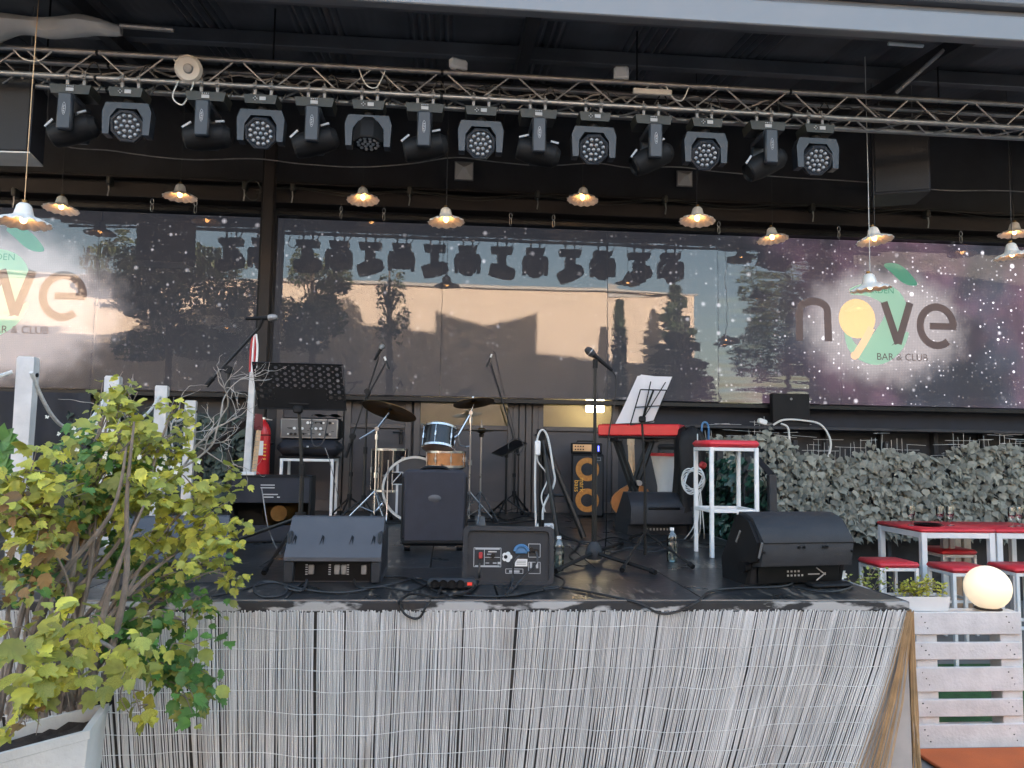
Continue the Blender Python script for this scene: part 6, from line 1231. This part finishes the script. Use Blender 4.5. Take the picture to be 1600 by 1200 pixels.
# rope posts along the left edge
ptops = []
for px, pyt, Y, plab in ((45, 558, 4.5, 'tallest white timber post of the rope fence, chipped at its top'), (178, 588, 5.6, 'second white timber post from the tallest in the rope fence'), (254, 603, 6.6, 'white timber post behind the shrub top, third in the rope fence'), (299, 626, 7.3, 'shortest white timber post of the rope fence, by the bare twigs')):
    c = P(px, pyt, Y); ptops.append(c); w_ = .088 if Y < 5 else .095; t = thing('rope_post', plab, 'post', (c.x, Y, DECK), radians(8), 'white posts of the rope fence'); h_ = c.z - DECK
    m = MB(); m.add([(sx * w_ / 2 * k, sy * w_ / 2 * k, z) for z, k in ((0, .85), (h_ - .012, 1), (h_, .86)) for sx, sy in ((-1, -1), (1, -1), (1, 1), (-1, 1))], [(3, 2, 1, 0), (8, 9, 10, 11)] + [(4 * j + i, 4 * j + (i + 1) % 4, 4 * j + 4 + (i + 1) % 4, 4 * j + 4 + i) for j in (0, 1) for i in range(4)]); m.build('timber', 'white_wood', t)
    MB().cyl((-w_ * .6, 0, h_ - .10), (w_ * .6, 0, h_ - .10), .012, n=8).build('rope_hole', 'black', t)
def rope(a, b, s, lab):
    tag(MB().tube(smooth(sag(a, b, s), 2), .011, 7).build('rope', 'rope'), lab, 'rope')
k0 = Vector((0, -.06, -.09)); rope(ptops[0] + k0 + Vector((-1.3, -1.2, .0)), ptops[0] + k0 + Vector((-.05, 0, 0)), .22, 'white rope running off from the tallest post'); rope(ptops[0] + k0 + Vector((.05, .0, 0)), ptops[1] + k0, .30, 'white rope sagging between the two nearest posts'); rope(ptops[1] + k0, ptops[2] + k0, .2, 'white rope behind the shrub between the middle posts'); rope(ptops[2] + k0, ptops[3] + k0, .15, 'white rope to the shortest post by the bare twigs')
# ================================================================== SHRUB
ZR = .74; FR, BR, FL = Zp(141, 1141, ZR), Zp(172, 1097, ZR), Zp(-140, 1215, ZR); BL = FL + (BR - FR)
pc_ = (FR + FL + BL + BR) / 4; pt = thing('shrub_planter', 'large white concrete planter with chipped rim holding the shrub', 'planter', (pc_.x, pc_.y, 0)); cn = [FL, FR, BR, BL]
def sh_(k, z): return [Vector((pc_.x + (p.x - pc_.x) * k, pc_.y + (p.y - pc_.y) * k, z)) for p in cn]
m = MB(); L4 = [sh_(.80, 0), sh_(.97, ZR - .03), sh_(1.0, ZR - .028), sh_(1.0, ZR), sh_(.88, ZR), sh_(.87, ZR - .06)]; m.add([p for l in L4 for p in l], [(4 * j + i, 4 * j + (i + 1) % 4, 4 * j + 4 + (i + 1) % 4, 4 * j + 4 + i) for j in range(5) for i in range(4)]); m.build('pot', 'concrete', pt, True, ang=30)
so = MB(); n = 8; vs_ = []; q = sh_(.875, ZR - .045)
for a in range(n + 1):
    for b in range(n + 1): vs_.append(q[0].lerp(q[1], a / n).lerp(q[3].lerp(q[2], a / n), b / n) + Vector((0, 0, rnd(-.01, .02))))
so.add(vs_, [(a * (n + 1) + b, (a + 1) * (n + 1) + b, (a + 1) * (n + 1) + b + 1, a * (n + 1) + b + 1) for a in range(n) for b in range(n)]); so.build('soil', 'soil', pt, True, ang=80)
ch = MB(); ch.cbox((0, 0, 0), (.06, .03, .03), .01, T(BR + Vector((-.02, -.01, .0))) @ Rz(.5)); ch.build('chipped_corner', 'black', pt, True)
base = Zp(105, 1112, ZR - .03); bs_ = thing('shrub', 'bushy shrub with yellow-green lobed leaves in the white planter', 'shrub', base); BM = rootmat(bs_).inverted(); rb = random.Random(31)
def maple():
    pts = []; lob = [(-.95, .62), (-.5, .78), (0, 1.0), (.5, .78), (.95, .62)]
    N = 26
    for i in range(N):
        th = -2.55 + 5.1 * i / (N - 1); r_ = .56
        for c_, h_ in lob: r_ = max(r_, h_ * math.exp(-((th - c_ * 1.35) / .36) ** 2))
        r_ *= 1 + .06 * ((-1) ** i); pts.append((r_ * sin(th) * .62, .38 + r_ * cos(th) * .62))
    vs_ = [(x, y, .22 * abs(x) + .06 * sin(x * 8) - .30 * max(0, y - .4) ** 1.3) for x, y in pts] + [(0, .30, -.02), (0, 0, 0)]; n = len(pts)
    return vs_, [(i, i + 1, n) for i in range(n - 1)] + [(n - 1, n + 1, n), (n + 1, 0, n)]
MV, MF_ = maple(); LM = {}
for mt in ('leaf_yellow', 'leaf_green', 'leaf_olive', 'leaf_brown'): _o = MB().add(MV, MF_).build('leaf', mt, ang=80); LM[mt] = _o.data; bpy.data.objects.remove(_o)
Yw, Ow, Gw, Bw = 'leaf_yellow', 'leaf_olive', 'leaf_green', 'leaf_brown'
CLU = [  # px, py, rx, ry, Y0, Y1, n, mats, size
 (40, 735, 55, 38, 2.6, 3.1, 60, (Yw, Yw, Ow), .062), (150, 715, 70, 35, 2.8, 3.4, 110, (Yw, Ow, Gw), .058), (235, 690, 70, 40, 2.9, 3.5, 110, (Yw, Yw, Ow), .058), (205, 655, 45, 22, 3.0, 3.4, 30, (Yw, Ow), .056),
 (215, 612, 40, 16, 3.1, 3.4, 16, (Yw, Ow), .055), (270, 640, 40, 14, 3.1, 3.4, 12, (Ow, Yw), .052), (180, 606, 20, 10, 3.1, 3.3, 6, (Ow,), .05), (110, 690, 35, 30, 3.2, 3.5, 40, (Gw, Ow), .055),
 (50, 810, 60, 55, 2.5, 3.2, 100, (Ow, Yw, Bw), .060), (140, 790, 70, 50, 2.8, 3.4, 120, (Ow, Gw, Yw), .056), (225, 765, 70, 40, 2.9, 3.5, 80, (Yw, Ow), .056), (60, 880, 60, 50, 2.7, 3.3, 90, (Ow, Ow, Gw, Bw), .054),
 (310, 770, 60, 28, 3.0, 3.5, 50, (Yw, Yw, Ow), .058), (335, 810, 50, 35, 3.0, 3.5, 70, (Yw, Yw, Ow), .060), (300, 850, 70, 35, 3.0, 3.5, 60, (Yw, Ow), .054), (270, 895, 70, 25, 3.1, 3.5, 55, (Ow, Ow, Gw), .048), (345, 890, 30, 25, 3.1, 3.5, 25, (Ow, Yw), .048),
 (160, 870, 60, 50, 3.0, 3.5, 70, (Ow, Gw), .052), (55, 1000, 60, 40, 2.35, 2.6, 36, (Yw, Yw, Ow), .068), (120, 1025, 60, 35, 2.4, 2.7, 40, (Yw, Yw, Ow), .066), (150, 985, 30, 30, 2.5, 2.8, 10, (Yw,), .066), (215, 1040, 40, 30, 2.7, 3.1, 22, (Yw, Ow), .062),
 (225, 980, 65, 28, 3.0, 3.35, 70, (Gw, Gw, Ow), .056), (300, 975, 45, 30, 3.0, 3.35, 28, (Ow, Gw), .046), (275, 1050, 65, 38, 2.95, 3.35, 95, (Gw, Gw, Ow), .058), (265, 940, 25, 15, 3.1, 3.4, 10, (Ow, Gw), .05), (290, 1090, 35, 20, 3.0, 3.3, 16, (Ow, Gw), .056),
 (40, 1100, 45, 40, 2.3, 2.5, 26, (Yw, Ow), .066), (60, 1080, 40, 30, 2.4, 2.55, 14, (Yw,), .066), (220, 1115, 30, 18, 2.8, 3.1, 8, (Yw, Ow), .060), (15, 1150, 30, 30, 2.25, 2.4, 8, (Yw, Bw), .06), (10, 940, 40, 60, 2.6, 3.2, 40, (Ow, Bw), .058)]
stems = MB(); mass = {k_: MB() for k_ in LM}; nobj = 0; allv = []
for ci, (px, py, rx, ry, y0, y1, n, ms, sz) in enumerate(CLU):
    yc = (y0 + y1) / 2; c = P(px, py, yc); low = py > 930 and px > 190
    b0 = base + Vector((rb.uniform(-.22, .10), rb.uniform(-.06, .06), 0)); mid = b0.lerp(c, .45) + Vector((rb.uniform(-.06, .06), rb.uniform(-.04, .04), .12 if not low else .18)); pts = smooth([b0, mid, c.lerp(mid, .35) + Vector((0, 0, .02)), c], 5)
    r0_ = rb.uniform(.006, .013); stems.tube(pts, [r0_ * (1 - .75 * i / (len(pts) - 1)) for i in range(len(pts))], 6)
    kk = depthk(yc); tips = []
    for k in range(max(3, n // 9)):
        e = c + Vector((rb.uniform(-1, 1) * rx * kk, (rb.random() - .5) * (y1 - y0), rb.uniform(-1, 1) * ry * kk)); s0 = pts[rb.randrange(len(pts) // 2, len(pts))]; tw_ = smooth([s0, s0.lerp(e, .5) + Vector((rb.gauss(0, .02), rb.gauss(0, .02), rb.gauss(.02, .02))), e], 4); stems.tube(tw_, [.0032 * (1 - .6 * i / (len(tw_) - 1)) for i in range(len(tw_))], 5); tips.append(tw_)
    for k in range(int(n * (1.8 if py < 930 else 1.5 if px > 190 else .85))):
        tw_ = tips[rb.randrange(len(tips))]; p = tw_[rb.randrange(2, len(tw_))] + Vector((rb.gauss(0, .028), rb.gauss(0, .03), rb.gauss(0, .022)))
        if p.y > YF - .08 and p.z < 1.05: p.y = YF - .09
        d = Vector((rb.gauss(.1, .8), rb.gauss(-.5, .5), rb.gauss(-.35, .35))); nr = Vector((rb.gauss(0, .5), rb.gauss(-.5, .45), 1)); M = leafM(p, d, nr, sz * rb.uniform(.6, 1.3) * (.93 if py < 930 else 1.1)); mt = rb.choice(ms); near_ = (p - CAM).length
        allv.append((near_ / sz, mt, M))
allv.sort(key=lambda a: a[0])
for i, (_, mt, M) in enumerate(allv):
    if i % 5 < 2 and nobj < 300: inst(LM[mt], 'leaf', bs_, BM @ M); nobj += 1
    else: mass[mt].add(MV, MF_, M)
for mt, mm in mass.items(): tag(mm.build('leaf_mass', mt, bs_, True, ang=80), kind='stuff')
for k in range(9):   # main canes
    b0 = base + Vector((rb.uniform(-.28, .10), rb.uniform(-.08, .08), -.02)); e = P(rb.uniform(40, 230), rb.uniform(640, 800), rb.uniform(2.8, 3.3)); pts = smooth([b0, b0.lerp(e, .4) + Vector((rb.gauss(0, .05), 0, .03)), b0.lerp(e, .75) + Vector((rb.gauss(0, .05), 0, 0)), e], 5); stems.tube(pts, [.015 * (1 - .75 * i / (len(pts) - 1)) for i in range(len(pts))], 7)
stems.build('stems', 'twig', bs_, True)
# small white blooms between the leaves
fm = MB()
for k in range(60):
    px, py = rb.choice(((40, 790), (185, 705), (130, 680), (260, 725), (60, 850))); p = P(px + rb.gauss(0, 20), py + rb.gauss(0, 15), rb.uniform(2.9, 3.3))
    for j in range(4): q = j * 1.57 + rb.random(); leafquad(fm, p, Vector((cos(q), -.3, sin(q))), Vector((0, -1, .3)), .010)
tag(fm.build('small_blooms', 'petal', bs_, True), kind='stuff')
# bare dead twigs
dt = thing('bare_twigs', 'bare grey twisted twigs sticking out behind the shrub', 'branch', P(292, 715, 3.6)); dm = MB()
def grow(p, d, L_, r_, lev):
    pts = [p]; n = 6
    for i in range(n): d = (d + Vector((rb.gauss(0, .22), rb.gauss(0, .16), rb.gauss(.03, .2)))).normalized(); pts.append(pts[-1] + d * L_ / n)
    dm.tube(smooth(pts, 3), [r_ * (1 - .55 * i / (n * 3)) for i in range(n * 3 + 1)], 5)
    if lev:
        for k in range(3): q = pts[rb.randrange(2, n + 1)]; grow(q, (d + Vector((rb.gauss(.1, .7), rb.gauss(0, .35), rb.gauss(.05, .65)))).normalized(), L_ * rb.uniform(.45, .75), r_ * .6, lev - 1)
b0 = P(285, 730, 3.6); grow(b0, Vector((.55, .1, .6)), .34, .006, 3); grow(b0, Vector((.8, .1, .28)), .36, .006, 3); grow(b0 + Vector((-.06, 0, 0)), Vector((.1, .1, .9)), .34, .005, 2); grow(b0 + Vector((-.12, 0, .05)), Vector((-.5, 0, .5)), .26, .005, 2)
dm.tube(smooth([base + Vector((.02, 0, -.02)), base.lerp(b0, .4) + Vector((.02, .05, .1)), base.lerp(b0, .75), b0 + Vector((-.06, 0, 0)), b0], 5), .007, 6); dm.build('twigs', 'dead_twig', dt, True)
# bright palmate plant peeking in at the left
pb = P(-15, 790, 3.4); pl_ = thing('palmate_plant', 'bright green palmate leaves peeking in behind the shrub at left', 'plant', (pb.x, pb.y, 0)); pm = MB()
for px, py in ((2, 690), (-5, 730), (4, 768)):
    c = P(px, py, 3.4)
    for k in range(7): q = -1.3 + k * .45; leafquad(pm, c, Vector((cos(q), -.2, sin(q) * .7)), Vector((0, -1, .5)), .085)
pm.build('leaflets', 'leaf_green', pl_, True); MB().tube([(pb.x, pb.y, 0), P(-10, 800, 3.4), P(0, 690, 3.4)], .006, 6).build('stalk', 'leaf_green', pl_, True)
